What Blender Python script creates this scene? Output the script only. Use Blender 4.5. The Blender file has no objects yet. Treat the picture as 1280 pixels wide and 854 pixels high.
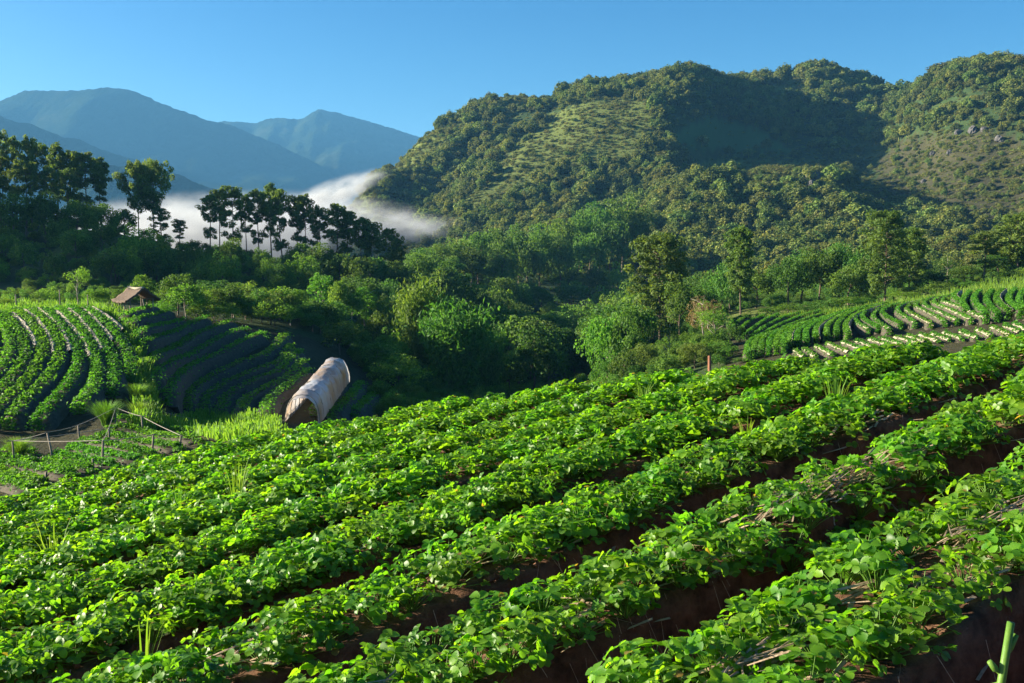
import bpy, math, random
import numpy as np
from mathutils import Vector, Matrix

random.seed(7)
rng = np.random.default_rng(7)
scene = bpy.context.scene
COL = scene.collection
R = math.radians

# ------------------------------------------------------------------ camera, sky, sun, exposure
F = 1244.0            # focal length in photo pixels (35 mm lens, 1280 px wide)
HOR = 330.0           # photo row of the horizon
cam_data = bpy.data.cameras.new("camera")
cam_data.lens = 35.0
cam_data.sensor_width = 36.0
cam_data.clip_start = 0.05
cam_data.clip_end = 40000
cam = bpy.data.objects.new("camera", cam_data)
COL.objects.link(cam)
PITCH = math.atan((427 - HOR) / F)
cam.rotation_euler = (math.pi / 2 - PITCH, 0, 0)
scene.camera = cam

SUN_AZ = -83.0        # degrees, left of the view direction (+y)
SUN_EL = 17.0
world = bpy.data.worlds.new("World")
scene.world = world
world.use_nodes = True
nt = world.node_tree
bg = nt.nodes["Background"]
sky = nt.nodes.new("ShaderNodeTexSky")
sky.sky_type = 'NISHITA'
sky.sun_disc = False
sky.sun_elevation = R(SUN_EL)
sky.sun_rotation = R(SUN_AZ)
sky.altitude = 400
sky.air_density = 1.0
sky.dust_density = 2.0
sky.ozone_density = 3.0
sky_tone = nt.nodes.new("ShaderNodeHueSaturation")      # a deep clear morning blue
sky_tone.inputs["Value"].default_value = 0.60
sky_tone.inputs["Hue"].default_value = 0.497
sky_tone.inputs["Saturation"].default_value = 1.38
nt.links.new(sky.outputs[0], sky_tone.inputs["Color"])
sky_g = nt.nodes.new("ShaderNodeGamma"); sky_g.inputs[1].default_value = 1.26
nt.links.new(sky_tone.outputs[0], sky_g.inputs[0])
nt.links.new(sky_g.outputs[0], bg.inputs[0])
bg.inputs[1].default_value = 0.05

sun_d = bpy.data.lights.new("sun", 'SUN')
sun_d.energy = 5.0
sun_d.angle = R(0.5)
sun_d.color = (1.0, 0.89, 0.70)
sun = bpy.data.objects.new("sun", sun_d)
COL.objects.link(sun)
sd = Vector((math.sin(R(SUN_AZ)) * math.cos(R(SUN_EL)), math.cos(R(SUN_AZ)) * math.cos(R(SUN_EL)), math.sin(R(SUN_EL))))
sun.rotation_euler = sd.to_track_quat('Z', 'Y').to_euler()

vs = scene.view_settings
vs.view_transform = 'Standard'
vs.look = 'None'
vs.exposure = 2.15
vs.gamma = 1.0
vs.use_curve_mapping = False
scene.cycles.max_bounces = 6
scene.cycles.diffuse_bounces = 3
scene.cycles.transmission_bounces = 4
scene.cycles.volume_bounces = 0
scene.cycles.transparent_max_bounces = 6

# ------------------------------------------------------------------ helpers
def tag(o, label=None, cat=None, group=None, kind=None):
    if label: o["label"] = label
    if cat: o["category"] = cat
    if group: o["group"] = group
    if kind: o["kind"] = kind
    return o

def empty(name, loc=(0, 0, 0), rz=0.0):
    o = bpy.data.objects.new(name, None)
    o.location = loc
    o.rotation_euler = (0, 0, rz)
    o.empty_display_size = 0.2
    COL.objects.link(o)
    return o

def link(name, mesh, parent=None, loc=None):
    o = bpy.data.objects.new(name, mesh)
    COL.objects.link(o)
    if parent: o.parent = parent
    if loc is not None: o.location = loc
    return o

def np_mesh(name, verts, quads, mats=(), smooth=True, midx=None, tris=None):
    me = bpy.data.meshes.new(name)
    verts = np.ascontiguousarray(verts, dtype=np.float32)
    nq = 0 if quads is None else len(quads)
    ntri = 0 if tris is None else len(tris)
    me.vertices.add(len(verts))
    me.vertices.foreach_set("co", verts.ravel())
    li = []
    if nq: li.append(np.asarray(quads, dtype=np.int32).ravel())
    if ntri: li.append(np.asarray(tris, dtype=np.int32).ravel())
    li = np.concatenate(li)
    me.loops.add(len(li))
    me.loops.foreach_set("vertex_index", li)
    me.polygons.add(nq + ntri)
    starts = np.concatenate([np.arange(nq) * 4, nq * 4 + np.arange(ntri) * 3]).astype(np.int32)
    me.polygons.foreach_set("loop_start", starts)
    me.polygons.foreach_set("use_smooth", np.full(nq + ntri, smooth))
    for m in mats: me.materials.append(m)
    if midx is not None:
        me.polygons.foreach_set("material_index", np.asarray(midx, dtype=np.int32))
    me.update(calc_edges=True)
    return me

class MB:
    """collects quads (and triangles as degenerate lists) into one mesh"""
    def __init__(self):
        self.v = []; self.q = []; self.t = []; self.n = 0
    def add(self, verts, quads=None, tris=None):
        verts = np.asarray(verts, dtype=np.float64).reshape(-1, 3)
        self.v.append(verts)
        if quads is not None and len(quads): self.q.append(np.asarray(quads) + self.n)
        if tris is not None and len(tris): self.t.append(np.asarray(tris) + self.n)
        self.n += len(verts)
        return self
    def tube(self, pts, radii, k=6, caps=True):
        pts = [np.asarray(p, float) for p in pts]
        rings = []
        for i, p in enumerate(pts):
            d = pts[min(i + 1, len(pts) - 1)] - pts[max(i - 1, 0)]
            d = d / (np.linalg.norm(d) + 1e-9)
            ref = np.array([1., 0, 0]) if abs(d[0]) < .8 else np.array([0, 1., 0])
            a = np.cross(d, ref); a /= np.linalg.norm(a); b = np.cross(d, a)
            an = np.arange(k) / k * 2 * np.pi
            rings.append(p + radii[i] * (np.cos(an)[:, None] * a + np.sin(an)[:, None] * b))
        v = np.concatenate(rings)
        q = []
        for i in range(len(pts) - 1):
            for j in range(k):
                q.append((i * k + j, i * k + (j + 1) % k, (i + 1) * k + (j + 1) % k, (i + 1) * k + j))
        t = []
        if caps:
            for base in (0, (len(pts) - 1) * k):
                for j in range(1, k - 1):
                    t.append((base, base + j, base + j + 1))
        return self.add(v, q, t)
    def box(self, c, s, rz=0.0):
        x, y, z = np.array(s) / 2
        v = np.array([(-x, -y, -z), (x, -y, -z), (x, y, -z), (-x, y, -z), (-x, -y, z), (x, -y, z), (x, y, z), (-x, y, z)])
        ca, sa = math.cos(rz), math.sin(rz)
        v = np.stack([v[:, 0] * ca - v[:, 1] * sa, v[:, 0] * sa + v[:, 1] * ca, v[:, 2]], 1) + np.array(c)
        return self.add(v, [(0, 3, 2, 1), (4, 5, 6, 7), (0, 1, 5, 4), (1, 2, 6, 5), (2, 3, 7, 6), (3, 0, 4, 7)])
    def mesh(self, name, mats, smooth=True):
        v = np.concatenate(self.v)
        q = np.concatenate(self.q) if self.q else None
        t = np.concatenate(self.t) if self.t else None
        return np_mesh(name, v, q, mats if isinstance(mats, (list, tuple)) else [mats], smooth, tris=t)
    def build(self, name, mats, parent=None, smooth=True, loc=None):
        return link(name, self.mesh(name, mats, smooth), parent, loc)

def unit(v):
    return v / (np.linalg.norm(v, axis=-1, keepdims=True) + 1e-9)

def rand_dirs(n, g):
    return unit(g.normal(size=(n, 3)))

def leaf_cards(c, nrm, L, W, g, fold=0.25):
    """rhombic leaf faces, one quad each, lying across nrm"""
    n = len(c)
    r = rand_dirs(n, g)
    a = unit(np.cross(nrm, r)); b = np.cross(nrm, a)
    L = np.broadcast_to(np.asarray(L, float), (n,))[:, None]; W = np.broadcast_to(np.asarray(W, float), (n,))[:, None]
    p0 = c - a * L * .5
    p2 = c + a * L * .5
    lift = nrm * W * fold
    p1 = c + b * W * .5 + lift - a * L * .08
    p3 = c - b * W * .5 + lift - a * L * .08
    v = np.stack([p0, p1, p2, p3], 1).reshape(-1, 3)
    q = np.arange(n * 4).reshape(-1, 4)
    return v, q

_nd = np.random.default_rng(99)
_ND = [(_nd.normal(size=2), _nd.uniform(0, 6.28)) for _ in range(60)]
def noise2(x, y, scale, octs=3, seed=0):
    """smooth pseudo noise from summed waves, about -1..1"""
    out = np.zeros_like(np.asarray(x, float)); amp = 1.0; tot = 0
    for o in range(octs):
        s = 0
        for k in range(5):
            d, ph = _ND[(seed * 7 + o * 5 + k) % 60]
            s = s + np.sin((d[0] * x + d[1] * y) * 2.2 / scale * 2 ** o + ph)
        out += s / 3.2 * amp; tot += amp; amp *= .5
    return out / tot

def smooth01(t):
    t = np.clip(t, 0, 1); return t * t * (3 - 2 * t)

def in_poly(x, y, poly):
    x = np.asarray(x); y = np.asarray(y); ins = np.zeros(x.shape, bool)
    n = len(poly)
    for i in range(n):
        x1, y1 = poly[i]; x2, y2 = poly[(i + 1) % n]
        c = ((y1 > y) != (y2 > y)) & (x < (x2 - x1) * (y - y1) / (y2 - y1 + 1e-12) + x1)
        ins ^= c
    return ins

# ------------------------------------------------------------------ materials
def new_mat(name):
    m = bpy.data.materials.new(name); m.use_nodes = True
    t = m.node_tree
    for n in list(t.nodes): t.nodes.remove(n)
    out = t.nodes.new("ShaderNodeOutputMaterial")
    return m, t, out

def nd(t, typ, **kw):
    n = t.nodes.new(typ)
    for k, v in kw.items():
        if k.startswith("i_"):
            key = k[2:]
            n.inputs[int(key) if key.isdigit() else key].default_value = v
        else: setattr(n, k, v)
    return n

def ramp(t, fac, stops):
    r = t.nodes.new("ShaderNodeValToRGB")
    e = r.color_ramp.elements
    while len(e) < len(stops): e.new(.5)
    for el, (p, c) in zip(e, stops):
        el.position = p; el.color = (*c, 1)
    t.links.new(fac, r.inputs[0])
    return r

def mixc(t, fac, a, b, mode='MIX'):
    m = t.nodes.new("ShaderNodeMix"); m.data_type = 'RGBA'; m.blend_type = mode
    for s, v in ((0, fac), (6, a), (7, b)):
        if hasattr(v, "is_linked"): t.links.new(v, m.inputs[s])
        elif s == 0: m.inputs[0].default_value = v
        else: m.inputs[s].default_value = (*v, 1)
    return m.outputs[2]

def leaf_mat(name, stops, trans, tf=0.4, rough=0.6, spec=0.2, nscale=1.5, hue=0.03, val=0.5, old=False):
    """leaf: tones by leaf, by clump and by plant; light passes through"""
    m, t, out = new_mat(name)
    geo = nd(t, "ShaderNodeNewGeometry"); oi = nd(t, "ShaderNodeObjectInfo"); tc = nd(t, "ShaderNodeTexCoord")
    no = nd(t, "ShaderNodeTexNoise", i_Scale=nscale, i_Detail=3.0)
    t.links.new(tc.outputs["Object"], no.inputs["Vector"])
    a = nd(t, "ShaderNodeMath", operation='MULTIPLY_ADD'); a.inputs[1].default_value = .45
    t.links.new(geo.outputs["Random Per Island"], a.inputs[0])
    b = nd(t, "ShaderNodeMath", operation='MULTIPLY'); b.inputs[1].default_value = .62
    t.links.new(no.outputs["Fac"], b.inputs[0]); t.links.new(b.outputs[0], a.inputs[2])
    r = ramp(t, a.outputs[0], stops)
    colr = r.outputs[0]
    if old:                                  # a few ageing leaves
        gt = nd(t, "ShaderNodeMath", operation='GREATER_THAN'); gt.inputs[1].default_value = .985
        t.links.new(geo.outputs["Random Per Island"], gt.inputs[0])
        colr = mixc(t, gt.outputs[0], colr, (.20, .15, .03))
    hs = nd(t, "ShaderNodeHueSaturation")
    h = nd(t, "ShaderNodeMapRange"); h.inputs[3].default_value = .5 - hue; h.inputs[4].default_value = .5 + hue
    t.links.new(oi.outputs["Random"], h.inputs[0]); t.links.new(h.outputs[0], hs.inputs["Hue"])
    w = nd(t, "ShaderNodeTexWhiteNoise", noise_dimensions='1D'); t.links.new(oi.outputs["Random"], w.inputs["W"])
    v = nd(t, "ShaderNodeMapRange"); v.inputs[3].default_value = 1 - val * .5; v.inputs[4].default_value = 1 + val * .5
    t.links.new(w.outputs["Value"], v.inputs[0]); t.links.new(v.outputs[0], hs.inputs["Value"])
    t.links.new(colr, hs.inputs["Color"])
    p = nd(t, "ShaderNodeBsdfPrincipled", i_Roughness=rough)
    p.inputs["Specular IOR Level"].default_value = spec
    t.links.new(hs.outputs[0], p.inputs["Base Color"])
    tr = nd(t, "ShaderNodeBsdfTranslucent")
    tcol = mixc(t, 1.0, hs.outputs[0], trans, 'MULTIPLY')
    t.links.new(tcol, tr.inputs[0])
    mx = nd(t, "ShaderNodeMixShader"); mx.inputs[0].default_value = tf
    t.links.new(p.outputs[0], mx.inputs[1]); t.links.new(tr.outputs[0], mx.inputs[2])
    t.links.new(mx.outputs[0], out.inputs[0])
    return m

def plain_mat(name, c1, c2, scale=6.0, rough=.85, bump=.3, spec=.25, detail=6.0, stretch=(1, 1, 1), trans=0.0):
    m, t, out = new_mat(name)
    tc = nd(t, "ShaderNodeTexCoord"); mp = nd(t, "ShaderNodeMapping"); mp.inputs["Scale"].default_value = stretch
    t.links.new(tc.outputs["Object"], mp.inputs[0])
    no = nd(t, "ShaderNodeTexNoise", i_Scale=scale, i_Detail=detail, i_Roughness=.65)
    t.links.new(mp.outputs[0], no.inputs["Vector"])
    r = ramp(t, no.outputs["Fac"], [(.3, c1), (.7, c2)])
    p = nd(t, "ShaderNodeBsdfPrincipled", i_Roughness=rough); p.inputs["Specular IOR Level"].default_value = spec
    t.links.new(r.outputs[0], p.inputs["Base Color"])
    bp = nd(t, "ShaderNodeBump", i_Strength=bump); bp.inputs["Distance"].default_value = .05
    t.links.new(no.outputs["Fac"], bp.inputs["Height"]); t.links.new(bp.outputs[0], p.inputs["Normal"])
    if trans > 0:
        tr = nd(t, "ShaderNodeBsdfTranslucent"); t.links.new(r.outputs[0], tr.inputs[0])
        mx = nd(t, "ShaderNodeMixShader"); mx.inputs[0].default_value = trans
        t.links.new(p.outputs[0], mx.inputs[1]); t.links.new(tr.outputs[0], mx.inputs[2]); t.links.new(mx.outputs[0], out.inputs[0])
    else:
        t.links.new(p.outputs[0], out.inputs[0])
    return m

M = {}
M['berry'] = leaf_mat("strawberry_leaf", [(.2, (.042, .125, .008)), (.5, (.082, .20, .011)), (.85, (.145, .28, .017))], (2.8, 2.7, .9), tf=.47, rough=.45, spec=.35, nscale=6, hue=.014, val=.4, old=True)
M['bamboo'] = leaf_mat("bamboo_foliage", [(.2, (.030, .085, .012)), (.5, (.070, .155, .020)), (.85, (.135, .235, .035))], (2.0, 1.9, 1.0), tf=.36, nscale=3.5, hue=.02, val=.4)
M['stem'] = plain_mat("green_stalk", (.06, .15, .015), (.11, .20, .03), scale=20, rough=.5, bump=.1)
M['row'] = leaf_mat("crop_row_leaf", [(.2, (.030, .10, .010)), (.5, (.055, .17, .014)), (.85, (.095, .25, .022))], (2.2, 2.0, 1.0), tf=.4, nscale=.8, hue=.012, val=.25)
M['pine'] = leaf_mat("pine_needles", [(.2, (.034, .072, .016)), (.5, (.078, .138, .026)), (.85, (.150, .210, .040))], (2.1, 1.9, .9), tf=.4, nscale=3, hue=.012, val=.3)
M['broad'] = leaf_mat("broadleaf_foliage", [(.2, (.026, .070, .012)), (.5, (.064, .138, .019)), (.85, (.13, .22, .034))], (2.0, 1.9, 1.0), tf=.35, nscale=3.5, hue=.022, val=.5)
M['bright'] = leaf_mat("bright_foliage", [(.2, (.040, .11, .012)), (.5, (.095, .20, .020)), (.85, (.18, .30, .035))], (2.0, 1.9, 1.0), tf=.4, nscale=3.5, hue=.022, val=.4)
M['forest'] = leaf_mat("forest_foliage", [(.2, (.030, .062, .015)), (.5, (.088, .125, .021)), (.85, (.20, .215, .042))], (1.9, 1.8, 1.1), tf=.3, nscale=2.5, hue=.03, val=.8)
M['dry'] = leaf_mat("dry_foliage", [(.2, (.07, .06, .025)), (.5, (.14, .10, .045)), (.85, (.22, .16, .07))], (1.8, 1.6, 1.0), tf=.35, nscale=3, hue=.02, val=.3)
M['grass'] = leaf_mat("grass_blade", [(.2, (.05, .13, .012)), (.5, (.10, .22, .022)), (.85, (.17, .29, .04))], (2.0, 1.8, .9), tf=.45, nscale=2, hue=.015, val=.3)
M['bark'] = plain_mat("bark", (.07, .05, .035), (.16, .12, .085), scale=7, stretch=(1, 1, .25))
M['bark_pale'] = plain_mat("pale_bark", (.20, .17, .13), (.34, .30, .24), scale=7, stretch=(1, 1, .25))
M['wood'] = plain_mat("weathered_wood", (.13, .10, .075), (.26, .22, .17), scale=9, stretch=(1, 1, .15))
M['redwood'] = plain_mat("reddish_post_wood", (.14, .06, .035), (.25, .115, .06), scale=9, stretch=(1, 1, .2))
M['thatch'] = plain_mat("thatch", (.06, .042, .03), (.16, .11, .075), scale=14, stretch=(1, 6, 1), bump=.8)
M['soil'] = plain_mat("red_soil", (.035, .018, .011), (.19, .100, .060), scale=9, bump=.9, rough=.95, spec=.1, detail=9)
M['bank'] = plain_mat("bed_bank", (.045, .038, .028), (.095, .085, .060), scale=5, bump=.6, rough=.9, spec=.15)
M['mulch'] = plain_mat("pale_straw_mulch", (.22, .19, .13), (.44, .39, .28), scale=9, bump=.6, rough=.8)
M['straw'] = plain_mat("straw", (.22, .15, .09), (.50, .38, .25), scale=30, bump=.3, rough=.7, trans=.15)
M['plastic'] = plain_mat("greenhouse_film", (.44, .27, .11), (.52, .57, .64), scale=.4, bump=1.0, rough=.2, spec=.9, trans=.36, detail=9)  # warm glow and silvery sky reflection put into the colour patches
M['rock'] = plain_mat("grey_rock", (.035, .035, .04), (.11, .105, .10), scale=.8, bump=.8)
M['wire'] = plain_mat("pale_pole", (.17, .15, .13), (.30, .27, .23), scale=8)

# ground of the terrain: grass, brush, bare soil and meadow by land-cover attributes
def terrain_mat():
    m, t, out = new_mat("terrain_cover")
    tc = nd(t, "ShaderNodeTexCoord")
    def cov(n):
        a = nd(t, "ShaderNodeAttribute", attribute_name=n); return a.outputs["Fac"]
    n1 = nd(t, "ShaderNodeTexNoise", i_Scale=.09, i_Detail=8.0, i_Roughness=.7); t.links.new(tc.outputs["Object"], n1.inputs["Vector"])
    n2 = nd(t, "ShaderNodeTexNoise", i_Scale=1.3, i_Detail=6.0, i_Roughness=.7); t.links.new(tc.outputs["Object"], n2.inputs["Vector"])
    brush = ramp(t, n1.outputs["Fac"], [(.3, (.018, .036, .012)), (.55, (.035, .060, .018)), (.75, (.075, .085, .032))])
    grass = ramp(t, n2.outputs["Fac"], [(.25, (.050, .085, .020)), (.5, (.105, .135, .030)), (.75, (.19, .18, .055))])
    soil = ramp(t, n2.outputs["Fac"], [(.3, (.030, .019, .014)), (.7, (.080, .048, .034))])  # darkened so the right hill's shade sits in the soil colour
    mead = ramp(t, n2.outputs["Fac"], [(.3, (.035, .085, .025)), (.7, (.055, .115, .035))])
    c = mixc(t, cov("grass"), brush.outputs[0], grass.outputs[0])
    c = mixc(t, cov("meadow"), c, mead.outputs[0])
    sm = nd(t, "ShaderNodeMath", operation='MULTIPLY'); sm.inputs[1].default_value = .55; t.links.new(cov("soil"), sm.inputs[0])
    c = mixc(t, sm.outputs[0], c, soil.outputs[0])
    p = nd(t, "ShaderNodeBsdfPrincipled", i_Roughness=.95); p.inputs["Specular IOR Level"].default_value = .1
    t.links.new(c, p.inputs["Base Color"])
    bp = nd(t, "ShaderNodeBump", i_Strength=.8); bp.inputs["Distance"].default_value = .5
    t.links.new(n2.outputs["Fac"], bp.inputs["Height"]); t.links.new(bp.outputs[0], p.inputs["Normal"])
    t.links.new(p.outputs[0], out.inputs[0])
    return m
M['terrain'] = terrain_mat()

def mountain_mat():
    m, t, out = new_mat("mountain_forest")
    tc = nd(t, "ShaderNodeTexCoord")
    n1 = nd(t, "ShaderNodeTexNoise", i_Scale=.004, i_Detail=9.0, i_Roughness=.65); t.links.new(tc.outputs["Object"], n1.inputs["Vector"])
    n2 = nd(t, "ShaderNodeTexNoise", i_Scale=.035, i_Detail=8.0, i_Roughness=.75); t.links.new(tc.outputs["Object"], n2.inputs["Vector"])
    c = ramp(t, n1.outputs["Fac"], [(.35, (.010, .020, .012)), (.56, (.020, .032, .015)), (.64, (.034, .044, .022)), (.75, (.06, .06, .036))])
    p = nd(t, "ShaderNodeBsdfPrincipled", i_Roughness=1.0); p.inputs["Specular IOR Level"].default_value = 0
    t.links.new(c.outputs[0], p.inputs["Base Color"])
    bp = nd(t, "ShaderNodeBump", i_Strength=1.0); bp.inputs["Distance"].default_value = 22
    t.links.new(n2.outputs["Fac"], bp.inputs["Height"]); t.links.new(bp.outputs[0], p.inputs["Normal"])
    t.links.new(p.outputs[0], out.inputs[0])
    return m
M['mountain'] = mountain_mat()

# ------------------------------------------------------------------ terrain: bearing / distance heightfield
CP = """
-400,800,10 -400,740,20 -400,640,30 -400,520,46 -400,430,66 -400,372,100 -400,330,128 -400,215,155 -400,160,185 -400,180,260 -400,330,400
-150,800,10 -150,700,20 -150,620,30 -150,480,52 -150,410,66 -150,375,100 -150,355,122 -150,262,155 -150,218,180 -150,230,250 -150,345,400
0,795,10 0,745,14 0,700,20 0,622,30 0,585,37 0,560,42 0,470,53 0,400,66 0,386,76 0,379,92 0,372,115 0,315,145 0,278,170 0,292,220 0,345,400
75,600,33 75,560,42 75,465,55 75,396,68 75,384,80 75,375,110 75,312,145 75,287,170
150,760,11 150,710,14 150,665,20 150,592,33 150,552,41 150,528,46 150,462,57 150,398,68 150,387,78 150,382,92 150,374,115 150,322,145 150,294,170 150,310,225
190,545,45 186,520,50 178,470,56 168,420,63 
240,580,33 240,545,42 240,532,54 240,470,64 240,412,75 240,394,85 240,388,100 240,370,125 240,320,158 240,318,185
300,720,11 300,660,16 300,612,24 300,552,39 300,530,52 300,470,65 300,415,79 300,396,90 300,390,104 300,368,128 300,328,158 300,322,172 300,345,230
400,548,50 400,520,56 400,470,67 400,430,84 400,402,100 400,385,120 400,352,155 400,338,172
430,700,11 430,640,16 430,590,28 430,560,47 430,535,55 430,485,70 430,435,92 430,405,112 430,372,145 430,345,172 430,343,188 430,375,250 430,345,400
560,680,11 560,625,15 560,590,28 560,560,52 560,510,82 560,480,102 560,442,135 560,388,185 560,360,235 560,335,300 560,345,380
700,660,11 700,610,15 700,575,28 700,545,52 700,510,82 700,495,105 700,474,145 700,438,200 700,392,260 700,340,325 700,300,400
800,640,11 800,600,15 800,565,28 800,525,50 800,488,70 800,466,90 800,452,118 800,432,168 800,402,230 800,340,330
920,620,10 920,575,15 920,548,24 920,500,48 920,460,64 920,425,88 920,400,112 920,392,130 920,384,160 920,372,205 920,345,300
1010,465,52 1010,440,64 1010,415,84 1010,394,110 1010,386,130
1100,580,10 1100,545,15 1100,522,22 1100,475,44 1100,438,58 1100,414,74 1100,392,95 1100,380,112 1100,374,140 1100,366,185 1100,345,250
1190,430,56 1190,392,78 1190,370,102
1280,600,9 1280,545,14 1280,508,20 1280,450,42 1280,412,56 1280,385,74 1280,364,94 1280,352,112 1280,342,140 1280,330,220
1700,560,9 1700,500,14 1700,450,22 1700,390,46 1700,350,80 1700,310,120 1700,250,250 1700,150,400 1700,80,500 1700,120,700
440,266,560 425,284,520 490,228,590 560,176,610 620,136,650 655,132,658 700,130,664 735,117,640 800,116,620 870,113,605 920,128,640 960,106,700 1010,90,712 1060,106,700 1115,136,640 1150,123,560 1200,111,532 1250,108,522 1330,100,505 1450,85,480
700,158,592 650,200,548 600,238,512 565,262,490
690,147,628 630,181,606 580,216,586 540,244,565 500,272,540
520,204,588 560,200,604 480,222,562 520,222,578
650,255,480 700,275,450 760,294,420 650,300,420 600,300,430
840,180,545 800,235,492 765,275,455
900,178,600 950,200,572 920,225,535 880,250,500 1000,178,620 1060,180,610
880,222,452 950,218,450 1030,220,445 1055,232,430
950,262,400 1000,290,370 900,300,375 860,310,360 1060,280,370
1120,160,585 1150,196,520 1200,176,492 1250,205,452 1280,250,402 1150,245,450 1100,262,440 1200,290,352 1280,300,305
800,330,345 900,346,300 1000,346,280 1100,346,250
180,335,350 180,342,600 0,342,600 350,338,400 390,315,480 300,342,800
440,300,760 600,200,820 800,190,830 1000,190,860 1200,190,760 1450,180,720
-400,340,1000 0,343,1000 300,343,1000 600,320,1100 900,310,1150 1200,310,1150 1700,300,1100
-400,343,1600 300,343,1600 900,340,1700 1700,340,1600
"""
CPA = np.array([[float(v) for v in s.split(",")] for s in CP.split()])  # control points left of frame lift the ridge so it casts shade
_S = 330.0
def _ab(px, D): return np.stack([np.asarray(px, float), _S * np.log(np.asarray(D, float))], -1)
def _phi(r2): return np.where(r2 > 0, .5 * r2 * np.log(np.maximum(r2, 1e-12)), 0)
_P = _ab(CPA[:, 0], CPA[:, 2]) / 100
_d2 = ((_P[:, None] - _P[None]) ** 2).sum(-1)
_n = len(_P)
_A = np.zeros((_n + 3, _n + 3)); _A[:_n, :_n] = _phi(_d2) + np.eye(_n) * .02
_A[:_n, _n] = 1; _A[:_n, _n + 1:] = _P; _A[_n, :_n] = 1; _A[_n + 1:, :_n] = _P.T
_W = np.linalg.solve(_A, np.concatenate([CPA[:, 1], np.zeros(3)]))
def tpy(px, D):
    """photo row on which the terrain at bearing px, distance D shows"""
    px, D = np.broadcast_arrays(np.asarray(px, float), np.asarray(D, float))
    sh = px.shape
    q = _ab(np.clip(px.ravel(), -900, 2100), D.ravel()) / 100
    out = np.empty(len(q))
    for i in range(0, len(q), 40000):
        c = q[i:i + 40000]
        r2 = ((c[:, None] - _P[None]) ** 2).sum(-1)
        out[i:i + 40000] = _phi(r2) @ _W[:_n] + _W[_n] + c @ _W[_n + 1:]
    return out.reshape(sh)

FA, FB, FH = .186, -.007, 1.8                      # the strawberry field's plane
def fplane(x, y): return -FH + FA * x + FB * y

def tz(x, y):
    x = np.asarray(x, float); y = np.asarray(y, float)
    y = np.maximum(y, 1.0)
    z = (HOR - tpy(640 + F * x / y, y)) / F * y
    k = smooth01((y - 220) / 150)
    z = z + k * (3.2 * noise2(x, y, 95, 3, 1) + 1.6 * noise2(x, y, 22, 2, 3)) * np.clip(y / 550, 0, 1)
    z = z + (1 - k) * smooth01((y - 75) / 60) * .5 * noise2(x, y, 14, 2, 2)
    near = fplane(x, y) - .55 - .05 * np.maximum(y - 6, 0)
    return np.where(y < 17, np.minimum(z, near), z)

def hit(px, py, d0=24.0, d1=130.0):
    """distance at which the sight line through photo pixel px,py meets the terrain"""
    D = np.exp(np.linspace(math.log(d0), math.log(d1), 260))
    t = tpy(np.full_like(D, px), D)
    k = np.nonzero(t <= py)[0]
    return float(D[k[0]]) if len(k) else float(D[np.argmin(t)])

def ground_at(px, D):
    x = (px - 640) / F * D
    return np.array([x, D, float(tz(x, D))])

# land-cover regions, outlined where they show on the hill
REG = {
    'meadow': [[(838, 186), (850, 160), (895, 148), (945, 165), (992, 193), (930, 192), (880, 188)]],
    'grass': [[(600, 238), (640, 190), (690, 148), (735, 124), (815, 134), (812, 185), (760, 206), (700, 214), (650, 245), (600, 270), (555, 270)],
              [(505, 190), (560, 158), (590, 160), (575, 182), (530, 214), (488, 226)], [(425, 272), (440, 242), (466, 240), (470, 262), (440, 280)],
              [(955, 115), (985, 100), (1010, 118), (985, 132), (965, 130)], [(590, 128), (640, 122), (700, 128), (650, 140)],
              [(860, 208), (900, 200), (1045, 206), (1050, 222), (960, 226), (870, 226)],
              [(-60, 402), (-60, 378), (60, 376), (140, 380), (140, 400)], [(880, 402), (900, 388), (1180, 366), (1300, 345), (1300, 362), (1180, 378), (1010, 396)],
              [(205, 548), (250, 524), (345, 528), (350, 552)], [(60, 318), (110, 288), (300, 318), (360, 340), (230, 322)]],
    'soil': [[(1090, 205), (1130, 172), (1230, 166), (1300, 190), (1310, 310), (1230, 290), (1170, 270), (1100, 240)],
             [(895, 236), (930, 222), (1000, 222), (1005, 234), (960, 242)], [(1030, 240), (1100, 236), (1180, 262), (1150, 270), (1060, 256)],
             [(180, 540), (165, 420), (172, 388), (240, 392), (420, 430), (500, 470), (500, 560), (300, 560)],
             [(905, 462), (908, 405), (1000, 396), (1100, 388), (1180, 374), (1310, 356), (1320, 440), (1000, 480)], [(-40, 640), (-40, 548), (120, 530), (300, 545), (350, 570), (160, 640)],
             [(-80, 560), (-80, 398), (40, 396), (140, 396), (168, 420), (182, 530), (100, 560)]],
}
def cover(name, px, py, D):
    c = np.zeros(np.shape(px))
    jx = px + 7 * noise2(px, py, 14, 2, 4); jy = py + 4 * noise2(px, py, 9, 2, 5)
    for poly in REG[name]:
        far = min(p[1] for p in poly) < 262
        c = np.where(in_poly(jx, jy, poly) & ((D > 300) == far), 1.0, c)
    return c

def build_terrain():
    na, nb = 720, 430
    ang = np.linspace(math.atan(-1650 / F), math.atan(1650 / F), na)
    D = np.exp(np.linspace(math.log(7.0), math.log(1700), nb))
    A, DD = np.meshgrid(ang, D)
    X = np.tan(A) * DD; Z = tz(X, DD)
    v = np.stack([X, DD, Z], -1).reshape(-1, 3)
    i = np.arange(nb - 1)[:, None] * na + np.arange(na - 1)[None]
    q = np.stack([i, i + 1, i + na + 1, i + na], -1).reshape(-1, 4)
    me = np_mesh("terrain", v, q, [M['terrain']])
    px = 640 + F * np.tan(A); py = HOR - Z / DD * F
    for n in REG:
        at = me.attributes.new(n, 'FLOAT', 'POINT')
        at.data.foreach_set("value", cover(n, px, py, DD).astype(np.float32).ravel())
    tag(link("terrain", me), kind="structure")
build_terrain()

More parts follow.
